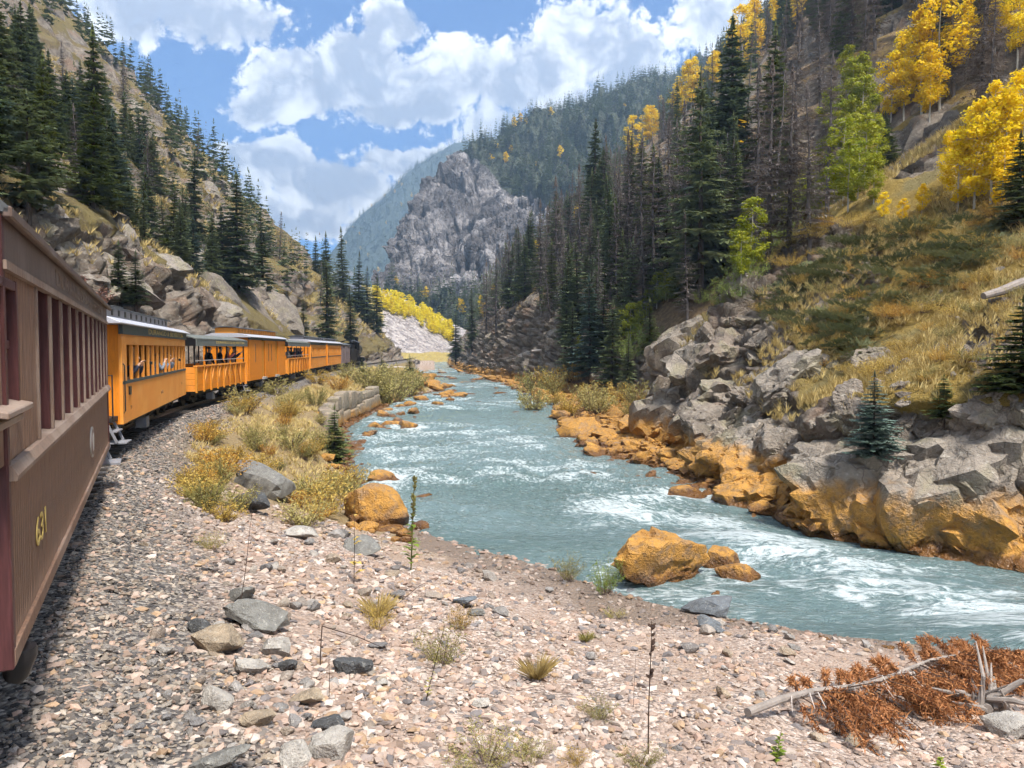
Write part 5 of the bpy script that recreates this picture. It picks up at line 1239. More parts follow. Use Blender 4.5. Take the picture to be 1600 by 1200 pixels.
# ------------------------------------------------------------------ shrubs
def put_shrub(name, X, Y, H, wide, meshes, label, group, cat='shrub', sink=.05):
    e = empty(name, (X, Y, hi(X, Y)-sink*H), rng.uniform(0, 6.28), label=label, cat=cat, group=group); e.scale = (H*wide, H*wide, H)
    a, b_ = pick(meshes); obj('foliage', a, e); obj('stem', b_, e); return e
def shrub_px(px, py, hp, wide, meshes, label, group, name='shrub'):
    c_ = cast(px, py, 4., 200.)
    if c_ is not None: put_shrub(name, c_[0], c_[1], hp*c_[1]/F, wide, meshes, label, group)
# left bank between track and river
r = np.random.default_rng(12)
for i in range(110):
    px, py = r.uniform(290, 560), r.uniform(585, 850)
    lo = np.interp(px, [290, 330, 430, 560], [740, 650, 615, 575]); hi_ = np.interp(px, [290, 350, 400, 470, 540, 560], [800, 830, 840, 835, 800, 700])
    if not (lo < py < hi_) or (px > 500 and 612 < py < 740) or (372 < px < 462 and 745 < py < 835): continue
    near = py > 735; mt = ('amber_shrub' if r.random() < .38 else 'gold_shrub' if r.random() < .5 else 'olive_shrub') if near else ('olive_shrub' if r.random() < .52 else 'gold_shrub' if r.random() < .8 else 'amber_shrub')
    lb = {'amber_shrub': 'amber leaved shrub', 'gold_shrub': 'golden leaved shrub', 'olive_shrub': 'olive green shrub'}[mt]+(' at the gravel end of the bank' if near else ' on the bank between train and retaining wall')
    shrub_px(px, py, r.uniform(22, 46)*(1.25 if near else .85), r.uniform(1.0, 1.8), SH[mt], lb, 'bank shrubs: '+lb)
for px, py, hp in ((590, 625, 55), (610, 632, 62), (632, 622, 52), (605, 612, 50), (575, 612, 48), (645, 608, 36), (620, 604, 36), (585, 600, 40)):
    shrub_px(px, py, hp, 1.3, SH['olive_shrub'], 'feathery olive willow between the retaining wall and the river rocks', 'willows past the retaining wall', 'willow_shrub')
for i in range(24):
    px, py = r.uniform(828, 1025), r.uniform(595, 655); 
    if py < np.interp(px, [828, 900, 1025], [600, 612, 630]): continue
    mt = 'gold_shrub' if r.random() < .45 else 'olive_shrub'; lb = ('golden' if mt[0] == 'g' else 'olive')+' willow shrub above the ochre stones on the right bank'
    shrub_px(px, py, r.uniform(28, 54), 1.1, SH[mt], lb, 'right bank willows '+mt, 'willow_shrub')
for px, py, hp in ((140, 470, 45), (165, 478, 38), (120, 455, 35)): shrub_px(px, py, hp, 1.5, SH['russet'], 'russet leafless shrub on the slope over the brown coach', 'russet shrubs', 'shrub')
# shrubs on the right grass slope
for i in range(260):
    px, py = r.uniform(1000, 1600), r.uniform(260, 640)
    if py < np.interp(px, [1000, 1140, 1270, 1430, 1600], [640, 470, 370, 280, 330])+6: continue
    if py > np.interp(px, [1000, 1150, 1300, 1600], [640, 480, 600, 620]): continue
    mt = 'gold_shrub' if r.random() < .55 else 'amber_shrub' if r.random() < .4 else 'olive_shrub'
    lb = {'gold_shrub': 'small golden shrub', 'amber_shrub': 'small amber shrub', 'olive_shrub': 'small olive shrub'}[mt]+' on the dry grass slope'
    shrub_px(px, py, r.uniform(12, 30), r.uniform(1.1, 1.9), SHF[mt], lb, 'grass slope '+mt)
for px, py, hp in ((1025, 478, 40), (1050, 470, 34), (990, 560, 46), (975, 590, 40), (1010, 540, 40), (1165, 430, 50), (1140, 445, 40), (1200, 400, 46), (1230, 380, 46), (1265, 350, 44), (1150, 460, 34), (940, 640, 30), (1100, 475, 30), (1130, 470, 34)):
    shrub_px(px, py, hp, 1.1, SHF['weed_green'], 'lime green shrub at the foot of the spruces on the right slope', 'lime shrubs')
nj = 0
for i in range(400):
    px, py = r.uniform(1220, 1600), r.uniform(300, 560); t_ = (px-1230)/330
    mid = np.interp(px, [1225, 1300, 1420, 1560], [485, 462, 420, 372]); wd_ = np.interp(px, [1225, 1300, 1450, 1600], [30, 62, 45, 22])
    extra = (1285 < px < 1350 and 500 < py < 560) or (1200 < px < 1330 and 300+.0*px < py < 330)
    if abs(py-mid) > wd_ and not extra: continue
    c_ = cast(px, py); 
    if c_ is None: continue
    s = r.uniform(24, 44)*c_[1]/F
    e = empty('juniper_shrub', (c_[0], c_[1], c_[2]-.1*s), r.uniform(0, 6.28), label='low spreading dark green juniper in the mat on the grass slope', cat='shrub', group='juniper mat on the right slope')
    e.scale = (s*1.2, s*1.2, s*1.0); e.rotation_euler[1] = -.35; obj('foliage', pick(JUN_ME), e); nj += 1
    if nj > 75: break
# ------------------------------------------------------------------ grass (nobody could count it)
def grass(name, pts, sc, protos, mat, label):
    n = len(pts); r = np.random.default_rng(n)
    V, Fc, _ = replicate(protos, r.integers(0, len(protos), n), np.asarray(pts), r.uniform(0, 6.28, n), sc); obj(name, mesh_np(name, V, Fc, mat, False), label=label, cat='grass', kind='stuff')
def grass_pts(n, side, ylo, yhi, dlo, dhi, seed, dens=.5, f=.3):
    r = np.random.default_rng(seed); Y = np.exp(r.uniform(math.log(ylo), math.log(yhi), n)); d = r.uniform(dlo, dhi, n)
    X = XfR(Y)+d if side > 0 else XfL(Y)-d if side < 0 else Xside(Y)+1.2+(XwL(Y)-Xside(Y)-1.6)*r.random(n)
    ok = fbm(X*f, Y*f, 0, 3, seed) > dens; X, Y = X[ok], Y[ok]; Z = height(X, Y); px, py, _ = to_px(X, Y, Z); k = (px > -30) & (px < 1640) & (py < 1220)
    return np.stack((X, Y, Z-.02), 1)[k], Y[k]
p_, y_ = grass_pts(16000, 1, 16, 60, 1.6, 30, 71, .42); grass('slope_grass', p_, (.16+.004*y_)*rng.uniform(.7, 1.6, len(y_)), TUFTS, M['dry_grass'], 'dry golden grass covering the right slope')
p_, y_ = grass_pts(3000, 1, 16, 60, 1.8, 30, 72, .58); grass('slope_green_grass', p_, (.16+.004*y_)*rng.uniform(.7, 1.4, len(y_)), TUFTS, M['green_grass'], 'olive grass patches on the right slope')
p_, y_ = grass_pts(3600, 0, 21, 120, 0, 1, 73, .44); grass('bank_grass', p_, (.13+.003*y_)*rng.uniform(.7, 1.6, len(y_)), TUFTS, M['dry_grass'], 'dry straw coloured grass on the bank by the train')
p_, y_ = grass_pts(9000, -1, 22, 200, 4, 60, 74, .5, .12); grass('left_slope_grass', p_, (.25+.004*y_)*rng.uniform(.7, 1.6, len(y_)), TUFTS, M['dry_grass'], 'dry grass on ledges of the left slope')
# ================================================================== rocks
def ico(sub):
    bm = bmesh.new(); bmesh.ops.create_icosphere(bm, subdivisions=sub, radius=1); V = np.array([v.co[:] for v in bm.verts]); Fc = np.array([[v.index for v in f.verts] for f in bm.faces]); bm.free(); return V, Fc
ICO = {k: ico(k) for k in (1, 2, 3, 4)}
def rock_shape(seed, sub=3, planes=11, flat=.7, noise=.05, elong=1.3, soft=0.):
    r = np.random.default_rng(seed); D, Fc = ICO[sub]
    n = r.normal(size=(planes, 3)); n /= np.linalg.norm(n, axis=1, keepdims=True); h = r.uniform(.48, .92, planes)
    q = D @ n.T; rad = np.where(q > .05, h/np.maximum(q, .05), 9.).min(1); rad = np.minimum(rad, 1.25)
    if soft: rad = rad*(1-soft)+soft*.95
    V = D*rad[:, None]
    if noise and sub > 2:
        f1, f2, ci = worley(D[:, 0]*1.7+seed*.37, D[:, 1]*1.7, D[:, 2]*2.1, seed); V = V*(1+noise*1.5*(ci-.5)-noise*.9*np.exp(-((f2-f1)/.09)**2))[:, None]
        f1, f2, ci = worley(D[:, 0]*4+seed*.37, D[:, 1]*4, D[:, 2]*5, seed+3); V = V*(1+noise*.55*(ci-.5)-noise*.35*np.exp(-((f2-f1)/.12)**2))[:, None]
    if noise: V = V*(1+noise*2*(fbm(D[:, 0]*2.2+seed, D[:, 1]*2.2, D[:, 2]*2.2, 4, seed)-.5))[:, None]
    ext = np.ptp(V, axis=0)/2; V = (V-(V.max(0)+V.min(0))/2)/ext; V = V*np.array((1., .88/elong**.4, flat*.85)); return V, Fc
def rock_mesh(seed, mat, **kw):
    V, Fc = rock_shape(seed, **kw); return mesh_np('rock', V, Fc, mat, kw.get('sub', 3) > 2, sharp=20 if kw.get('sub', 3) > 2 else None)
def stone_mat(name, cols, stain=None, bscale=9):
    m, t, b = new_mat(name); rnd = t.add('ShaderNodeObjectInfo').outputs['Random']; pos = t.add('ShaderNodeNewGeometry').outputs['Position']
    n = len(cols); base = t.ramp(rnd, [(i/max(n-1, 1), c_) for i, c_ in enumerate(cols)])
    nz = t.noise(pos, bscale*.5, 5, .68); c = t.mix(t.mr(nz, .3, .75), t.mix(.55, base, (.05, .045, .042)), base)
    c = t.mix(t.m('MULTIPLY', t.mr(t.noise(pos, bscale*1.7, 3, .7), .56, .7), .35), c, (.55, .52, .46))
    if bscale < 8:
        c = t.mix(t.m('MULTIPLY', t.mr(t.noise(pos, .8, 3), .5, .66), .45), c, (.24, .22, .13))
        vv = t.add('ShaderNodeTexVoronoi', feature='DISTANCE_TO_EDGE', i={'Vector': t.vm('ADD', pos, t.noise(pos, 1.6, 2, out=1)), 'Scale': 1.1}).outputs[0]
        c = t.mix(t.m('MULTIPLY', t.mr(vv, .035, .0), .6), c, (.06, .05, .042))
    if stain: c, wet = stain_nodes(t, pos, c, stain); setp(t, b, Roughness=t.mr(wet, 0, 1, .82, .22))
    else: setp(t, b, Roughness=.85)
    setp(t, b, Base_Color=c, Specular_IOR_Level=.3); bump(t, b, t.m('ADD', nz, t.m('MULTIPLY', t.noise(pos, bscale*4, 2, .7), .4)), .8, .05 if bscale > 8 else .16); return m
GREYS = [(.36, .33, .30), (.20, .19, .19), (.42, .38, .34), (.33, .25, .19), (.50, .46, .42), (.24, .22, .215), (.44, .34, .24), (.40, .37, .34)]
M['stone'] = stone_mat('bank_stone', GREYS, None, 14)
M['ochre'] = stone_mat('ochre_stained_stone', [(.30, .24, .20), (.40, .32, .27), (.24, .20, .18), (.36, .26, .2)], 1.75, 5)
M['cliff'] = stone_mat('cliff_block_stone', [(.20, .16, .125), (.27, .225, .18), (.33, .285, .235), (.25, .19, .145)], 1.45, 3.0)
M['slope_rock'] = stone_mat('slope_rock', [(.20, .165, .135), (.28, .24, .20), (.34, .30, .26), (.24, .18, .14)], None, 3)
ST = [rock_mesh(700+k, M['stone'], sub=2, planes=9+k % 4, flat=.55+.07*(k % 4), noise=.03, elong=1.1+.12*(k % 4)) for k in range(14)]
OC = [rock_mesh(740+k, M['ochre'], sub=3, planes=10+k % 4, flat=.45+.08*(k % 4), noise=.09, elong=1.15+.15*(k % 3), soft=.08) for k in range(9)]
CB = [rock_mesh(770+k, M['cliff'], sub=4, planes=9+k % 5, flat=.7+.1*(k % 3), noise=.13, elong=1.1+.15*(k % 3)) for k in range(9)]
SRK = [rock_mesh(790+k, M['slope_rock'], sub=3, planes=9+k % 4, flat=.65, noise=.12, elong=1.2) for k in range(7)]
SQ = dict(sub=2, flat=.3, planes=8, noise=.03, elong=1.5); SLAB = [rock_mesh(810+k, M['stone'], **SQ) for k in range(4)]
def place_rock(name, p_, size, meshes, label, cat, group=None, sink=.3, rot=None, sc=(1, 1, 1), tilt=.25):
    o = obj(name, pick(meshes) if isinstance(meshes, list) else meshes, loc=(p_[0], p_[1], p_[2]+size*sc[2]*(.55-sink)), label=label, cat=cat, group=group)
    o.rotation_euler = rot or (rng.normal()*tilt, rng.normal()*tilt, rng.uniform(0, 6.28)); o.scale = tuple(size*q for q in sc); return o
def rock_px(px, py, wpx, label, meshes=ST, name='stone', cat='stone', group=None, sink=.25, sc=(1, 1, 1), rot=None, water=False):
    c_ = cast(px, py, 4., 330.)
    if c_ is None: return
    if water: c_[2] = max(c_[2], ZW-.25)
    return place_rock(name, c_, wpx*c_[1]/F/2, meshes, label, cat, group, sink, rot, sc)
def tinted(name, col): return stone_mat(name, [col, tuple(x*.92 for x in col)], None, 12)
def variant(seed, mat, **kw): return rock_mesh(seed, mat, **dict(dict(sub=4, planes=10, flat=.7, noise=.05, elong=1.25), **kw))
T_ = {'grey': tinted('grey_stone', (.25, .245, .225)), 'dark': tinted('dark_stone', (.085, .09, .095)), 'pale': tinted('pale_stone', (.50, .46, .41)), 'tan': tinted('tan_stone', (.42, .33, .23)), 'blue': tinted('blue_grey_stone', (.17, .19, .21)), 'brown': tinted('brown_stone', (.16, .085, .06))}
HAND = [(402,968,92,'grey','wide wedge shaped grey slab, largest on the gravel bank',.42,1.5),(340,1006,64,'tan','blocky tan rock just below the wedge shaped grey slab',.75,1.1),(430,1017,42,'pale','cubic pale rock between the tan rock and the dark one',.75,1.05),(446,1042,34,'dark','small dark grey angular stone under the cubic pale rock',.7,1.1),
 (312,984,38,'dark','dark jagged stone touching the tan blocky rock',.7,1.2),(395,1048,48,'pale','flat topped pale grey stone left of the dark angular one',.6,1.3),(557,1046,56,'dark','dark slate rock with white veins, right of the bent stalk',.62,1.3),(340,1097,52,'pale','whitish faceted rock above the russet pebble',.7,1.1),
 (405,1126,46,'tan','tan faceted stone at the bottom, right of the whitish rock',.6,1.25),(518,1172,62,'pale','large squarish off white boulder at the bottom edge',.95,1.0),(462,1180,54,'pale','pale angular boulder left of the squarish off white one',.75,1.2),(512,1133,46,'dark','blue black slab behind the squarish off white boulder',.45,1.3),
 (345,1194,90,'grey','flat grey slab cut by the bottom edge',.3,1.5),(375,932,40,'grey','small grey rock above the wedge shaped slab',.65,1.2),(480,1094,44,'tan','low tan stone in the open gravel',.45,1.4),(415,760,92,'grey','grey boulder leaning at the shrubs on the bank',.6,1.3),(388,790,56,'dark','dark wedge of rock under the leaning grey boulder',.5,1.4),(472,836,48,'pale','tilted pale slab at the edge of the amber shrubs',.35,1.6),
 (566,858,48,'grey','jagged grey rock beside the ochre stones',.6,1.2),(725,942,38,'blue','low blue grey stone in the middle of the gravel',.35,1.6),(745,957,26,'grey','small grey slab behind the low blue grey stone',.35,1.5),(1112,950,72,'blue','pointed blue grey slab at the water edge',.45,1.6),(1108,975,34,'blue','dark blue stone below the pointed slab',.5,1.3),(1166,952,28,'brown','reddish brown wet stone right of the pointed slab',.8,1.0),
 (1120,985,22,'blue','smaller blue stone left of the yellow one',.5,1.2),(985,920,26,'blue','blue grey stone near the green weed',.4,1.4),(595,1068,20,'pale','small white stone right of the dark slate rock',.6,1.1),(1330,1160,30,'tan','tan stone beside the fallen dead spruce',.6,1.2),(750,1100,30,'pale','pale stone below the dry tuft',.5,1.3),(1575,1140,55,'pale','rounded pale stone beside the driftwood stump',.8,1.0)]
for i, (px, py, wp, cn, lb, fl, el) in enumerate(HAND): rock_px(px, py+wp*.12, wp*1.18, lb, variant(900+i, T_[cn], flat=fl, elong=el, sub=3), sink=.18, rot=(rng.normal()*.12, rng.normal()*.12, rng.normal()*.5))
# scattered bank stones
r = np.random.default_rng(33); cnt = 0
clus = [(340, 1060, 120, 90), (420, 1000, 110, 80), (250, 1130, 150, 60), (560, 900, 160, 60), (1150, 985, 160, 40), (480, 880, 120, 60), (800, 1050, 500, 140)]
while cnt < 250:
    cx, cy, sx_, sy_ = clus[int(r.integers(len(clus)))]; px, py = cx+r.normal()*sx_, cy+r.normal()*sy_
    if not (160 < px < 1590 and 830 < py < 1195): continue
    c_ = cast(px, py, 4., 40.)
    if c_ is None or c_[2] < ZW+.06 or c_[0] > XwL(c_[1]): continue
    w_ = 11+22*r.random()**2.4; zn = 'among the rubble at the lower left of the gravel bank' if px < 560 and py > 930 else 'on the gravel between shrubs and water' if px < 750 and py < 950 else 'along the water edge of the gravel bank' if px > 1000 and py < 1020 else 'on the open gravel bank'
    place_rock('stone', c_, w_*c_[1]/F/2, ST if r.random() < .8 else SLAB, 'small angular stone '+zn, 'stone', 'stones '+zn, .2); cnt += 1
# gravel: uncountable
def chips(seed, n=7):
    out = []
    for k in range(n):
        r_ = np.random.default_rng(seed+k); V, Fc = ICO[1]; V0 = np.array([(0, 0, 0)]); D = V[:12]; 
        bm = bmesh.new(); bmesh.ops.create_icosphere(bm, subdivisions=1, radius=1)
        for v in bm.verts: v.co *= r_.uniform(.45, 1.2)
        Vv = np.array([v.co[:] for v in bm.verts])*np.array((1.25, .9, .5)); Ff = np.array([[v.index for v in f.verts] for f in bm.faces]); bm.free(); out.append((Vv, Ff))
    return out
CH = chips(950)
def gravel(name, n, ylo, yhi, smin_, smax, pal, seed, label, ball):
    r = np.random.default_rng(seed); Y = np.exp(r.uniform(math.log(ylo), math.log(yhi), n)); X = Xside(Y)+r.uniform(-.3, 3.2, n) if ball else (r.uniform(-80, 1680, n)-800)/F*Y
    dT_ = (X-Xside(Y))*np.cos(heading(Y)); bm_ = 1-sstep(.5, 2.2, dT_+1.6*(fbm(X*.5, Y*.5, 0, 3, 7)-.5))
    tt_ = (X-Xside(Y))/(XwL(Y)-Xside(Y)); ok = (dT_ > -.2) & (tt_ < 1.12) & ((r.random(n) < bm_) if ball else (r.random(n) > bm_*.8)) 
    if not ball: ok &= r.random(n) < .35+1.1*sstep(.40, .58, fbm(X*.7, Y*.7, 0, 3, 19))
    if not ball: ok &= ~((Y > 20) & (tt_ > .2) & (tt_ < .85))
    X, Y = X[ok], Y[ok]; Z = hG(X, Y); s = (smin_+(smax-smin_)*r.random(len(X))**3.2)*(.75+.03*Y)
    pal = np.array(pal); tint = pal[r.integers(0, len(pal), len(X))]*r.uniform(.58, 1.05, (len(X), 1))*np.array((1.03, .96, .90))
    wet = (Z < ZW+.22)[:, None]; tint = np.where(wet, tint*.68, tint)
    V, Fc, Cc = replicate(CH, r.integers(0, len(CH), len(X)), np.stack((X, Y, Z+s*.18), 1), r.uniform(0, 6.28, len(X)), s, r.normal(size=len(X))*.35, tint)
    print(name, len(X)); return obj(name, mesh_np(name, V, Fc, M['chip'], False, Cc), label=label, cat='gravel', kind='stuff')
m, t, b = new_mat('gravel_chips'); vc = t.add('ShaderNodeVertexColor', layer_name='col').outputs[0]; pos = t.add('ShaderNodeNewGeometry').outputs['Position']
setp(t, b, Base_Color=t.mix(t.noise(pos, 40, 2), t.mix(.35, vc, (.08, .07, .06)), vc), Roughness=.85, Specular_IOR_Level=.3); M['chip'] = m
PAL = [(.42, .33, .28), (.36, .27, .22), (.52, .43, .38), (.46, .36, .31), (.60, .53, .48), (.38, .30, .26), (.55, .40, .33), (.66, .60, .56), (.30, .26, .25), (.20, .19, .20), (.50, .36, .24), (.58, .48, .42)]
BPAL = [(.42, .33, .28), (.36, .27, .22), (.30, .27, .24), (.20, .185, .175), (.10, .098, .10), (.055, .055, .06), (.38, .34, .29), (.44, .40, .35), (.26, .22, .18)]
gravel('bank_gravel', 62000, 4.4, 24, .010, .075, PAL, 5, 'pinkish grey broken gravel covering the river bank', False)
gravel('track_ballast', 24000, 4.2, 40, .016, .05, BPAL, 6, 'dark grey ballast beside the train', True)

# ------------------------------------------------------------------ ochre boulders in the river
big = rock_mesh(1001, M['ochre'], sub=4, planes=13, flat=.62, noise=.13, elong=1.45, soft=.10)
def boulder(px, py, wpx, label, me=None, sc=(1, 1, 1), rz=0., up=.0, name='boulder', group='ochre boulders in the river'):
    d_ = px_dir(px, py); Y_ = (CAMZ-ZW)/(-d_[2])*d_[1]; p_ = P(px, py, Y_); s = wpx*Y_/F/2
    return obj(name, me or pick(OC), loc=(p_[0], p_[1], ZW+up*s), rot=(rng.normal()*.08, rng.normal()*.08, rz), scale=(s*sc[0], s*sc[1], s*sc[2]), label=label, cat='boulder', group=group)
boulder(1028, 905, 178, 'huge ochre boulder standing in the water at the gravel bank', big, (1.0, .95, 1.35), .15, .22)
boulder(1130, 888, 62, 'upright ochre boulder right beside the huge one', variant(1003, M['ochre'], flat=1.1, elong=1.0, soft=.05), (1.05, 1., .9), .6, .25)
boulder(1153, 908, 66, 'leaning ochre boulder at the tip of the huge boulder group', variant(1004, M['ochre'], flat=.9, soft=.05), (1.05, 1., 1.0), -.5, .15)
boulder(588, 818, 118, 'big wedge shaped ochre boulder below the bank shrubs', variant(1005, M['ochre'], flat=.85, elong=1.2, soft=.12), (1.0, .9, 1.15), -.4, .25)
boulder(1072, 776, 66, 'flat topped ochre block off the right bank stones', variant(1006, M['ochre'], flat=.5, elong=1.35, soft=.1), (1., .9, 1.05), 0, .12)
for px, py, wp, lb in ((905, 685, 96, 'dark brown flat boulder at the head of the ochre stone bar'), (948, 690, 84, 'pale topped boulder beside the dark brown flat one'), (965, 702, 54, 'light peach flat stone on the ochre bar'), (870, 638, 30, 'dark square rock under the willow bushes'),
                       (598, 757, 58, 'long flat ochre stone off the left bank'), (612, 835, 60, 'ochre stone low in front of the wedge shaped boulder'), (570, 842, 42, 'small ochre rock beside the wedge shaped boulder'), (655, 825, 34, 'rounded ochre stone at the mullein stalk'), (660, 782, 36, 'pale ochre stone right of the wedge shaped boulder'),
                       (1237, 922, 30, 'wet dark red rock in the rapids below the huge boulder'), (996, 820, 28, 'small red brown rock upstream of the huge boulder'), (638, 672, 44, 'ochre stone in midstream near the left bar'), (620, 660, 30, 'ochre stone between left bar and retaining wall'), (1120, 930, 26, 'wet stone at the foot of the leaning boulder'),
                       (880, 750, 30, 'ochre rock in the shallows off the right bar'), (930, 747, 40, 'flat ochre rock at the edge of the right bar'), (835, 705, 26, 'small rock in midstream'), (775, 668, 12, 'tiny dark rock in midstream'), (1330, 940, 26, 'half drowned rock in the lower rapids'), (1385, 1018, 34, 'yellow ochre stone behind the fallen spruce'), (1286, 1006, 40, 'low yellow ochre stone at the water edge'), (1205, 985, 18, 'bright yellow stone at the water edge')):
    boulder(px, py, wp, lb, None, (1., .9, 1.05), rng.uniform(0, 6), .02 if wp < 40 else .12)
r = np.random.default_rng(44)
def bar(poly_lo, poly_hi, x0, x1, n, wlo, whi, label, group):
    for i in range(n):
        px = r.uniform(x0, x1); a, b_ = np.interp(px, *poly_lo), np.interp(px, *poly_hi)
        if b_ <= a: continue
        py = r.uniform(a, b_); c_ = cast(px, py, 8., 300.)
        if c_ is None: continue
        z = max(c_[2], ZW-.03); wp = wlo+(whi-wlo)*r.random()**2.2; s = wp*c_[1]/F/2
        obj('river_stone', pick(OC), loc=(c_[0], c_[1], z+s*.24), rot=(r.normal()*.25, r.normal()*.25, r.uniform(0, 6.28)), scale=(s, s*.9, s*.95), label=label, cat='stone', group=group)
bar(([835, 870, 905, 1000, 1120], [585, 635, 680, 690, 735]), ([835, 870, 905, 1000, 1060, 1120], [605, 668, 705, 755, 768, 780]), 835, 1120, 120, 10, 46, 'ochre stained stone in the bar along the right bank', 'ochre stones of the right bar')
bar(([700, 760, 835], [572, 585, 596]), ([700, 760, 835], [578, 592, 618]), 700, 838, 30, 7, 18, 'small ochre stone along the far right bank', 'ochre stones along the far right bank')
bar(([555, 600, 650, 715], [700, 645, 592, 600]), ([555, 580, 650, 715], [722, 690, 655, 625]), 555, 722, 84, 10, 40, 'ochre stone below the retaining wall on the left bank', 'ochre stones of the left bar')
bar(([540, 640], [790, 815]), ([540, 640], [835, 850]), 540, 640, 14, 18, 40, 'ochre stone heaped under the wedge shaped boulder', 'ochre stones at the wedge boulder')
bar(([1130, 1600], [795, 872]), ([1130, 1600], [815, 892]), 1130, 1600, 20, 22, 64, 'ochre block at the foot of the right cliff', 'ochre blocks at the cliff foot')
for i in range(52):   # rocks breaking the surface
    Y_ = math.exp(r.uniform(math.log(24), math.log(190))); f_ = r.uniform(.12, .9); X_ = XwL(Y_)+(XwR(Y_)-XwL(Y_))*f_; s = r.uniform(4, 11)*Y_/F*(1.0 if Y_ > 50 else .8)
    obj('river_stone', pick(OC), loc=(X_, Y_, ZW-.02+s*.1), rot=(0, 0, r.uniform(0, 6.28)), scale=(s, s*.8, s*.6), label='small dark stone breaking the surface of the river', cat='stone', group='stones in midstream')
# ------------------------------------------------------------------ cliff blocks on the right bank
def cliff_blocks(n, px0, px1, lo, hi_, wlo, whi, meshes, label, group, name='cliff_block', sink=.35, cat='rock'):
    for i in range(n):
        px = r.uniform(px0, px1); py = r.uniform(np.interp(px, *lo), np.interp(px, *hi_)); c_ = cast(px, py, 8., 330.)
        if c_ is None: continue
        wp = wlo+(whi-wlo)*r.random()**1.8; s = wp*c_[1]/F/2
        obj(name, pick(meshes), loc=(c_[0]+s*.25, c_[1]+s*.25, c_[2]+s*(.3-sink)), rot=(.35+r.normal()*.2, -.45+r.normal()*.2, r.normal()*.6-.4), scale=(s, s*r.uniform(.8, 1.2), s*r.uniform(.8, 1.15)), label=label, cat=cat, group=group)
cliff_blocks(32, 1290, 1610, ([1300, 1600], [745, 715]), ([1300, 1600], [840, 875]), 130, 250, CB, 'massive cracked block of the low cliff at the right edge, ochre below', 'low cliff blocks')
cliff_blocks(30, 1130, 1310, ([1130, 1310], [690, 720]), ([1130, 1310], [790, 835]), 85, 170, CB, 'grey jointed block in the middle of the right bank cliff', 'middle cliff blocks')
cliff_blocks(14, 1380, 1610, ([1380, 1600], [660, 630]), ([1380, 1600], [735, 720]), 80, 170, CB, 'rounded boulder on top of the low cliff at the right edge', 'boulders on the low cliff')
cliff_blocks(52, 1000, 1230, ([1000, 1050, 1140, 1230], [620, 540, 475, 480]), ([1000, 1100, 1230], [690, 700, 700]), 48, 140, CB, 'slanting grey slab of the rocky nose above the ochre bar', 'slabs of the rocky nose')
cliff_blocks(40, 1180, 1420, ([1180, 1420], [500, 560]), ([1180, 1420], [680, 690]), 18, 70, CB, 'broken rock between the rocky nose and the grass slope', 'broken rocks below the grass')
cliff_blocks(45, 1150, 1600, ([1150, 1300, 1600], [450, 400, 400]), ([1150, 1300, 1600], [520, 600, 640]), 9, 34, SRK, 'grey stone lying on the dry grass slope', 'stones on the grass slope', 'stone', .3, 'stone')
cliff_blocks(40, 720, 1000, ([720, 850, 1000], [500, 400, 420]), ([720, 850, 1000], [580, 570, 560]), 14, 60, SRK, 'rock outcrop showing among trees of the far right bank', 'far right outcrops', 'rock_outcrop', .35)
cliff_blocks(26, 930, 1290, ([930, 1100, 1290], [330, 300, 250]), ([930, 1100, 1290], [460, 420, 360]), 12, 46, SRK, 'pale rock showing between trees on the right slope', 'right slope outcrops', 'rock_outcrop', .35)
for px, py, hp, mm, lb, wd in SMALL:
    c_ = cast(px, py, 4., 330.); H = hp*c_[1]/F; k_ = 1. if hp == 128 else .0; tree('spruce', c_[0]-.35*k_, c_[1]-.5*k_, H*1.05, pick(mm), pick(TR_ME), lb, 'small spruces on the grass slope', z=c_[2]-.05+.17*k_, wide=wd, lean=.015)
# rock cut behind the train
def left_blocks(n, px0, px1, lo, hi_, wlo, whi, label, group):
    for i in range(n):
        px = r.uniform(px0, px1); py = r.uniform(np.interp(px, *lo), np.interp(px, *hi_)); c_ = cast(px, py, 14., 330.)
        if c_ is None or c_[0] > XfL(c_[1])-.4: continue
        s = (wlo+(whi-wlo)*r.random()**2)*c_[1]/F/2
        obj('rock_outcrop', pick(SRK), loc=(c_[0]-s*.3, c_[1]+s*.2, c_[2]), rot=(.2+r.normal()*.2, .55+r.normal()*.2, r.normal()*.5), scale=(s*1.1, s, s*.9), label=label, cat='rock', group=group)
left_blocks(34, 20, 430, ([20, 160, 430], [220, 300, 470]), ([20, 160, 430], [340, 470, 510]), 30, 120, 'grey slanting rock of the cut behind the train', 'rocks of the cut behind the train')
left_blocks(45, 80, 420, ([80, 420], [60, 330]), ([80, 420], [200, 420]), 12, 60, 'tan rock showing between spruces on the left slope', 'rocks on the left slope')

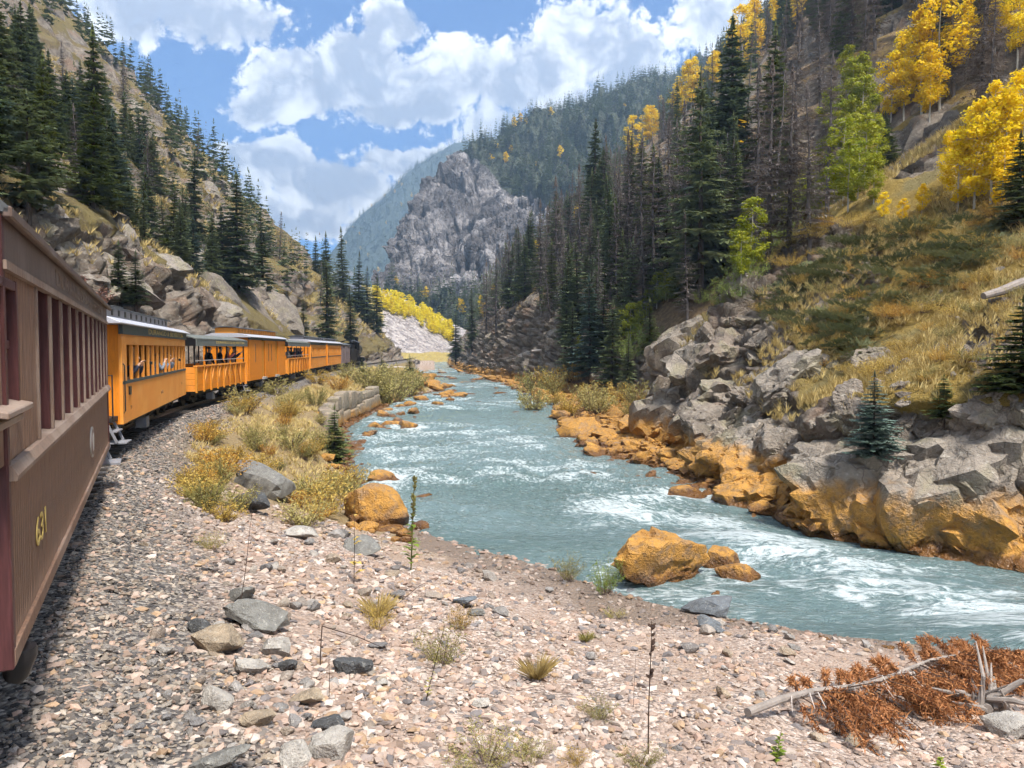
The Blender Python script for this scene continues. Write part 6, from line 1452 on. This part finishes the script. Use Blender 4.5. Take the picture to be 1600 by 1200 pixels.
# ------------------------------------------------------------------ stone retaining wall on the left bank
wall = empty('retaining_wall', (float(XwL(44)), 44., ZW), 0, label='old retaining wall of big fitted stones between bank shrubs and river', cat='wall')
wm = stone_mat('wall_stone', [(.34, .27, .20), (.44, .36, .27), (.38, .30, .22)], .6, 5)
blk = [mesh_np('wall_stone', *[a if i else a for i, a in enumerate(rock_shape(1100+k, 3, 8, 1, .04, 1., 0))], wm, True, sharp=30) for k in range(5)]
yy = 38.5; 
while yy < 64:
    wd_ = r.uniform(1.8, 3.6); zc = ZW-.2; top_ = -.75+.25*math.sin(yy*.4)
    while zc < top_-.2:
        hh = min(r.uniform(.8, 1.5), top_-zc); Xq = float(XwL(yy+wd_/2))-.35-.12*(zc-ZW)
        sv_, sf_ = ICO[3]; q_ = np.sign(sv_)*np.abs(sv_)**.28; q_ = q_*(1+.10*(fbm(sv_[:, 0]*2+yy, sv_[:, 1]*2, sv_[:, 2]*2+zc, 3, 4)-.5))[:, None]
        me_ = mesh_np('wall_stone', q_*np.array((.36+r.uniform(-.05, .08), wd_/2+.01, hh/2+.01))+np.array((-.1, wd_/2, hh/2)), sf_, wm, True, sharp=25)
        o = obj('wall_stone', me_, wall, loc=(Xq-float(XwL(44)), yy-44., zc-ZW), rot=(0, 0, float(-np.arctan((XwL(yy+1)-XwL(yy-1))/2)))); zc += hh
    yy += wd_

# ochre rubble along both banks, too small to count
r = np.random.default_rng(66); OCS = [rock_shape(1300+k, 1, 7, .6, 0, 1.3) for k in range(5)]
n = 3000; Y = np.exp(r.uniform(math.log(19), math.log(200), n)); sd_ = r.random(n) < .62
X = np.where(sd_, XwR(Y)+r.normal(size=n)*.55+r.random(n)*np.maximum(XfR(Y)-XwR(Y), .3), XwL(Y)+r.normal(size=n)*.5+.2)
ok = np.where(sd_, Y > 26.5, Y > 24); X, Y = X[ok], Y[ok]; Z = np.maximum(height(X, Y), ZW-.08); s = (.06+.38*r.random(len(X))**2.2)*(.8+Y*.004)
V_, F_, _ = replicate(OCS, r.integers(0, 5, len(X)), np.stack((X, Y, Z+s*.1), 1), r.uniform(0, 6.28, len(X)), s, r.normal(size=len(X))*.3)
obj('ochre_rubble', mesh_np('ochre_rubble', V_, F_, M['ochre'], False), label='small ochre stained rubble along both river banks', cat='rubble', kind='stuff')
# ================================================================== small things on the gravel
M['rust'] = leaf_mat('rust_needles', [(.20, .075, .03), (.35, .145, .055), (.46, .22, .09)], .8, .1)
M['deadwood'] = simple('weathered_wood', (.25, .215, .19), .85, 0, .4, 6, .4); M['whitetwig'] = simple('bleached_twig', (.50, .44, .40), .8, 0, .2, 8)
M['stalk'] = simple('dead_stalk', (.06, .035, .025), .9, 0, .3, 10)
a_, b_ = cast(1168, 1128), cast(1540, 1058)
A, B = Vector(a_), Vector(b_); A.z += .10; B.z = max(B.z, ZW)+.42
fs = empty('fallen_spruce', a_, 0, label='fallen dead spruce with rust red needles lying at the lower right', cat='fallen tree')
off = Vector(a_); n = 10; pts = [(A.lerp(B, k/n)+Vector((0, 0, .05*math.sin(k*1.1))))-off for k in range(n+1)]
MB().tube(pts, [.046*(1-.7*k/n) for k in range(n+1)], 10).build('trunk', M['deadwood'], fs, True)
r = np.random.default_rng(55); T = []; ax = (B-A).normalized(); tw = MB()
for k in range(135):
    s = r.uniform(.14, 1.04); p_ = np.array(A.lerp(B, s)-off)+np.array((0, 0, .05*math.sin(s*11))); sg = -1 if r.random() < .68 else 1
    side = np.array(ax.cross(Vector((0, 0, 1))))*(-sg); dv = -side*1.0*0+np.array((0, -1., 0))*(1 if sg < 0 else -1)*r.uniform(.6, 1)+np.array(ax)*r.uniform(-.1, .9)+np.array((0, 0, r.uniform(.0, .55) if sg > 0 else r.uniform(-.25, .45)))
    dv /= np.linalg.norm(dv); L_ = r.uniform(.6, 1.25)*(1.1-.45*s)*(1.15 if sg < 0 else .7); q = [p_, p_+dv*L_*.5+np.array((0, 0, -.04)), p_+dv*L_+np.array((0, 0, -.30*L_))]
    tw.tube(q, [.009, .006, .003], 4, False)
    for j in range(210):
        u = r.uniform(.18, 1.06); c_ = q[0]*(1-u)**2+2*u*(1-u)*q[1]+q[2]*u*u; d2 = dv*.5+r.normal(size=3)*.75+np.array((0, 0, -.35)); d2 /= np.linalg.norm(d2); sd_ = np.cross(d2, r.normal(size=3)); sd_ /= np.linalg.norm(sd_)
        l = r.uniform(.05, .11); c_ = c_+r.normal(size=3)*.018; T.append((c_-sd_*.0085, c_+sd_*.0085, c_+d2*l))
V_, F_ = tris_mesh(T); obj('needles', mesh_np('needles', V_, F_, M['rust'], False), fs); tw.build('branch', M['stalk'], fs)
for k in range(16):
    s = r.uniform(.12, .8); p_ = np.array(A.lerp(B, s)-off); dv = np.array((r.uniform(-.3, .6), -1, r.uniform(-.2, .5))); dv /= np.linalg.norm(dv); L_ = r.uniform(.18, .5)
    MB().tube([p_, p_+dv*L_*.6+np.array((0, 0, .05)), p_+dv*L_+np.array((0, 0, -.12))], [.010, .007, .003], 5).build('bare_branch', M['whitetwig'], fs, True)
# driftwood stump
c_ = cast(1540, 1120); st = empty('driftwood_stump', c_, 0, label='grey weathered driftwood stump behind the fallen spruce at the right edge', cat='stump')
for k in range(22):
    a = r.uniform(0, 6.28); p0 = np.array((r.normal()*.12, r.normal()*.1, r.uniform(.02, .3))); dv = np.array((math.cos(a), math.sin(a)*.6, r.uniform(-.2, .9))); dv /= np.linalg.norm(dv); L_ = r.uniform(.2, .55)
    MB().tube([p0-dv*.12, p0+dv*L_*.4+r.normal(size=3)*.05, p0+dv*L_+r.normal(size=3)*.08], [r.uniform(.03, .06), r.uniform(.02, .04), .008], 7).build('root', M['deadwood'], st, True)
sv, sf = rock_shape(1201, 3, 9, .7, .2, 1.3); obj('stump_core', mesh_np('stump_core', sv*.24, sf, M['deadwood'], True), st, loc=(0, 0, .12))
c_ = cast(1578, 466); lg = MB().tube([(-.9, -.2, .05), (-.3, -.05, .2), (.3, .1, .42), (.9, .2, .62)], [.10, .13, .14, .12], 10).build('fallen_log', M['deadwood'], None, True, label='bleached fallen log near the right edge of the grass slope', cat='log'); lg.location = c_
for px, py, l_, lb in ((850, 552, 1.6, 'short pale log on the rocks of the far right bank'), (625, 578, 2.4, 'thin pale log on the left bank past the locomotive')):
    c_ = cast(px, py); lg = MB().tube([(-l_, 0, .3), (0, .1, .42), (l_, 0, .2)], [.14, .16, .1], 8).build('fallen_log', M['whitetwig'], None, True, label=lb, cat='log'); lg.location = c_
# mullein stalk with leaves and seed heads
def weed(px, py, hp, label, mat_stem, leaf=None, nleaf=0, heads=0, bend=0., side=0., name='weed_stalk', rad=.006, lw=.3, lsz=.10):
    c_ = cast(px, py, 4., 60.); H = hp*c_[1]/F; e = empty(name, c_, 0, label=label, cat='weed')
    P_ = lambda s: np.array((side*H*s+bend*H*s*s, .03*math.sin(s*5)*H, H*s-.03*(s == 0)))
    MB().tube([P_(s) for s in np.linspace(0, 1, 8)], [rad*(1-.6*s) for s in np.linspace(0, 1, 8)], 6).build('stem', mat_stem, e, True)
    if nleaf:
        T = []
        for k in range(nleaf):
            s = r.uniform(.04, .75); p_ = P_(s); a = r.uniform(0, 6.28); l = lsz*H*(1.15-s)*r.uniform(.7, 1.3); d_ = np.array((math.cos(a), math.sin(a), r.uniform(.2, .9))); d_ /= np.linalg.norm(d_); sd_ = np.array((-math.sin(a), math.cos(a), 0))*l*lw
            m_ = p_+d_*l*.5; tip = p_+d_*l+np.array((0, 0, -.25*l)); T += [(p_, m_-sd_, m_+sd_), (m_-sd_, tip, m_+sd_)]
        V_, F_ = tris_mesh(T); obj('leaves', mesh_np('leaves', V_, F_, leaf, False), e)
    if heads:
        mb = MB()
        for k in range(heads):
            s = r.uniform(.55, 1.0); p_ = P_(s); a = r.uniform(0, 6.28); d_ = np.array((math.cos(a)*.7, math.sin(a)*.7, .7)); mb.tube([p_, p_+d_*.018*H*1.2, p_+d_*.04*H], [.007*H, .012*H, .004*H], 5)
        mb.build('seed_head', mat_stem, e)
    return e
GL = leaf_mat('weed_leaves', [(.10, .16, .015), (.18, .26, .03), (.30, .34, .05)], .6, .3); OLV = simple('olive_stem', (.14, .13, .035), .8, 0, .2)
weed(642, 892, 150, 'tall green mullein stalk with seed heads beside the ochre stones', OLV, GL, 46, 60, .02, .03, 'mullein_stalk', .016, .2, .13)
weed(553, 912, 165, 'thin dry stalk left of the mullein', M['stalk'], leaf=M['gold_shrub'], nleaf=14, bend=.02, name='dead_stalk', rad=.006)
weed(1013, 1180, 220, 'tall straight dead stalk at the bottom centre right', M['stalk'], bend=-.01, side=.02, name='dead_stalk', rad=.008, heads=14)
weed(373, 955, 160, 'thin dead stalk above the wedge shaped slab', M['stalk'], side=.16, name='dead_stalk', rad=.005)
weed(664, 1100, 130, 'leaning dead stalk with pale foliage in the middle gravel', M['stalk'], side=.25, name='dead_stalk', rad=.006, leaf=M['olive_shrub'], nleaf=22)
weed(514, 1090, 70, 'short dead stalk by the dark slate rock', M['stalk'], side=.02, name='dead_stalk', rad=.004)
weed(990, 1105, 90, 'short reddish dead stalk left of the tall straight one', M['stalk'], side=.03, name='dead_stalk', rad=.003)
c1, c2, c3 = cast(500, 1042), cast(508, 1042), cast(612, 1022)
e = empty('bent_stalk', c1, 0, label='dead stalk snapped over in a sharp angle beside the dark slate rock', cat='weed'); k_ = c1[1]/F
MB().tube([(0, 0, -.03), (.01, 0, 66*k_*.5), (.025, 0, 66*k_)], [.007, .006, .006], 6).build('stem', M['stalk'], e, True); v_ = c3-c1; MB().tube([(.025, 0, 66*k_), (v_[0]*.5, v_[1]*.5, v_[2]*.5+40*k_), (v_[0], v_[1], v_[2]+.03)], [.006, .005, .003], 6).build('broken_stem', M['stalk'], e, True)
weed(1215, 1190, 60, 'small green leafed sapling under the fallen spruce trunk', OLV, GL, 40, 0, .05, .05, 'green_weed', .004, .4, .22)
weed(1470, 1205, 30, 'tiny green seedling at the bottom right edge', OLV, GL, 26, 0, 0, 0, 'green_weed', .003, .4, .4)
def clump(px, py, hp, wide, mt, label, protos=FINE):
    c_ = cast(px, py, 4., 60.); H = hp*c_[1]/F; e = empty('dry_weed', c_, r.uniform(0, 6), label=label, cat='weed'); e.scale = (H*wide, H*wide, H); a, s_ = pick(SHF[mt]); obj('foliage', a, e); obj('stem', s_, e)
clump(945, 928, 66, .75, 'weed_green', 'leafy bright green weed at the left foot of the huge boulder'); clump(888, 908, 48, .9, 'olive_shrub', 'dark seedy weed clump left of the bright green weed')
clump(690, 1040, 70, 1.0, 'olive_shrub', 'pale feathery weed in the middle gravel'); clump(760, 1195, 62, 1.9, 'olive_shrub', 'broad pale weed cushion at the bottom edge'); clump(830, 1190, 44, 1.4, 'olive_shrub', 'yellowish weed right of the pale cushion')
clump(935, 1125, 40, 1.3, 'olive_shrub', 'low olive weed near the short reddish stalk'); clump(1000, 1200, 40, 1.6, 'olive_shrub', 'olive weed at the foot of the tall straight stalk'); clump(960, 965, 20, 1.6, 'olive_shrub', 'low green weed above the gravel by the huge boulder'); clump(720, 985, 45, .8, 'gold_shrub', 'golden tipped weed beside the pale feathery one')
clump(590, 985, 50, .9, 'gold_shrub', 'straw coloured weed above the bent stalk'); clump(330, 860, 34, 1.2, 'olive_shrub', 'low green weed left of the amber shrubs'); clump(900, 1195, 34, 1.3, 'gold_shrub', 'straw weed cut by the bottom edge')
TF = [tuft(520, 220, .0035), tuft(521, 180, .0035)]
for px, py, hp, mt, lb in ((838, 1062, 42, 'dry_grass', 'dry straw tuft alone in the middle gravel'), (318, 790, 40, 'green_grass', 'green grass tuft at the near end of the bank shrubs'), (300, 765, 30, 'green_grass', 'small green tuft behind the bigger grass tuft'), (915, 1003, 18, 'green_grass', 'tiny green tuft right of the pale slab'), (590, 965, 40, 'dry_grass', 'dry tuft left of the long fallen twig')):
    c_ = cast(px, py, 4., 60.); H = hp*c_[1]/F; obj('grass_tuft', mesh_np('grass_tuft', *TF[int(r.integers(2))], M[mt], False), loc=c_, scale=(H*1.3, H*1.3, H), label=lb, cat='grass')
c1, c2 = cast(600, 968), cast(690, 908); mb = MB().tube([(0, 0, .05), tuple((c2-c1)*.5+np.array((0, 0, .16))), tuple(c2-c1+np.array((0, 0, .12)))], [.006, .005, .003], 5).build('fallen_twig', M['stalk'], None, True, label='long dark twig lying over the gravel below the mullein', cat='twig'); mb.location = c1
# ================================================================== haze
m = bpy.data.materials.new('haze'); m.use_nodes = True; t = NT(m.node_tree); t.n.clear()
HAZE = .00042
pv = t.add('ShaderNodeVolumePrincipled', i={'Color': (.46, .70, 1.0, 1), 'Density': HAZE, 'Anisotropy': .3}); t.l.new(pv.outputs[0], t.add('ShaderNodeOutputMaterial').inputs['Volume'])
hz = obj('haze', MB().box(-2000, 2400, -300, 2800, -8, 800).mesh('haze', m), kind='stuff', label='thin blue haze of the mountain air'); hz.display_type = 'WIRE'

# ------------------------------------------------------------------ small sets of look-alikes get their place in the row
bpy.context.view_layer.update()
ORD = 'first second third fourth fifth sixth seventh eighth ninth tenth eleventh twelfth thirteenth fourteenth'.split()
byl = {}
for o in scene.objects:
    if o.parent is None and 'label' in o and 'category' in o: byl.setdefault(o['label'], []).append(o)
for lb, os_ in byl.items():
    if 2 <= len(os_) <= 14 and len(lb.split()) <= 12:
        os_.sort(key=lambda o: float(to_px(*o.matrix_world.translation)[0]))
        for k, o in enumerate(os_): o['label'] = lb + ', ' + ORD[k] + ' from the left'
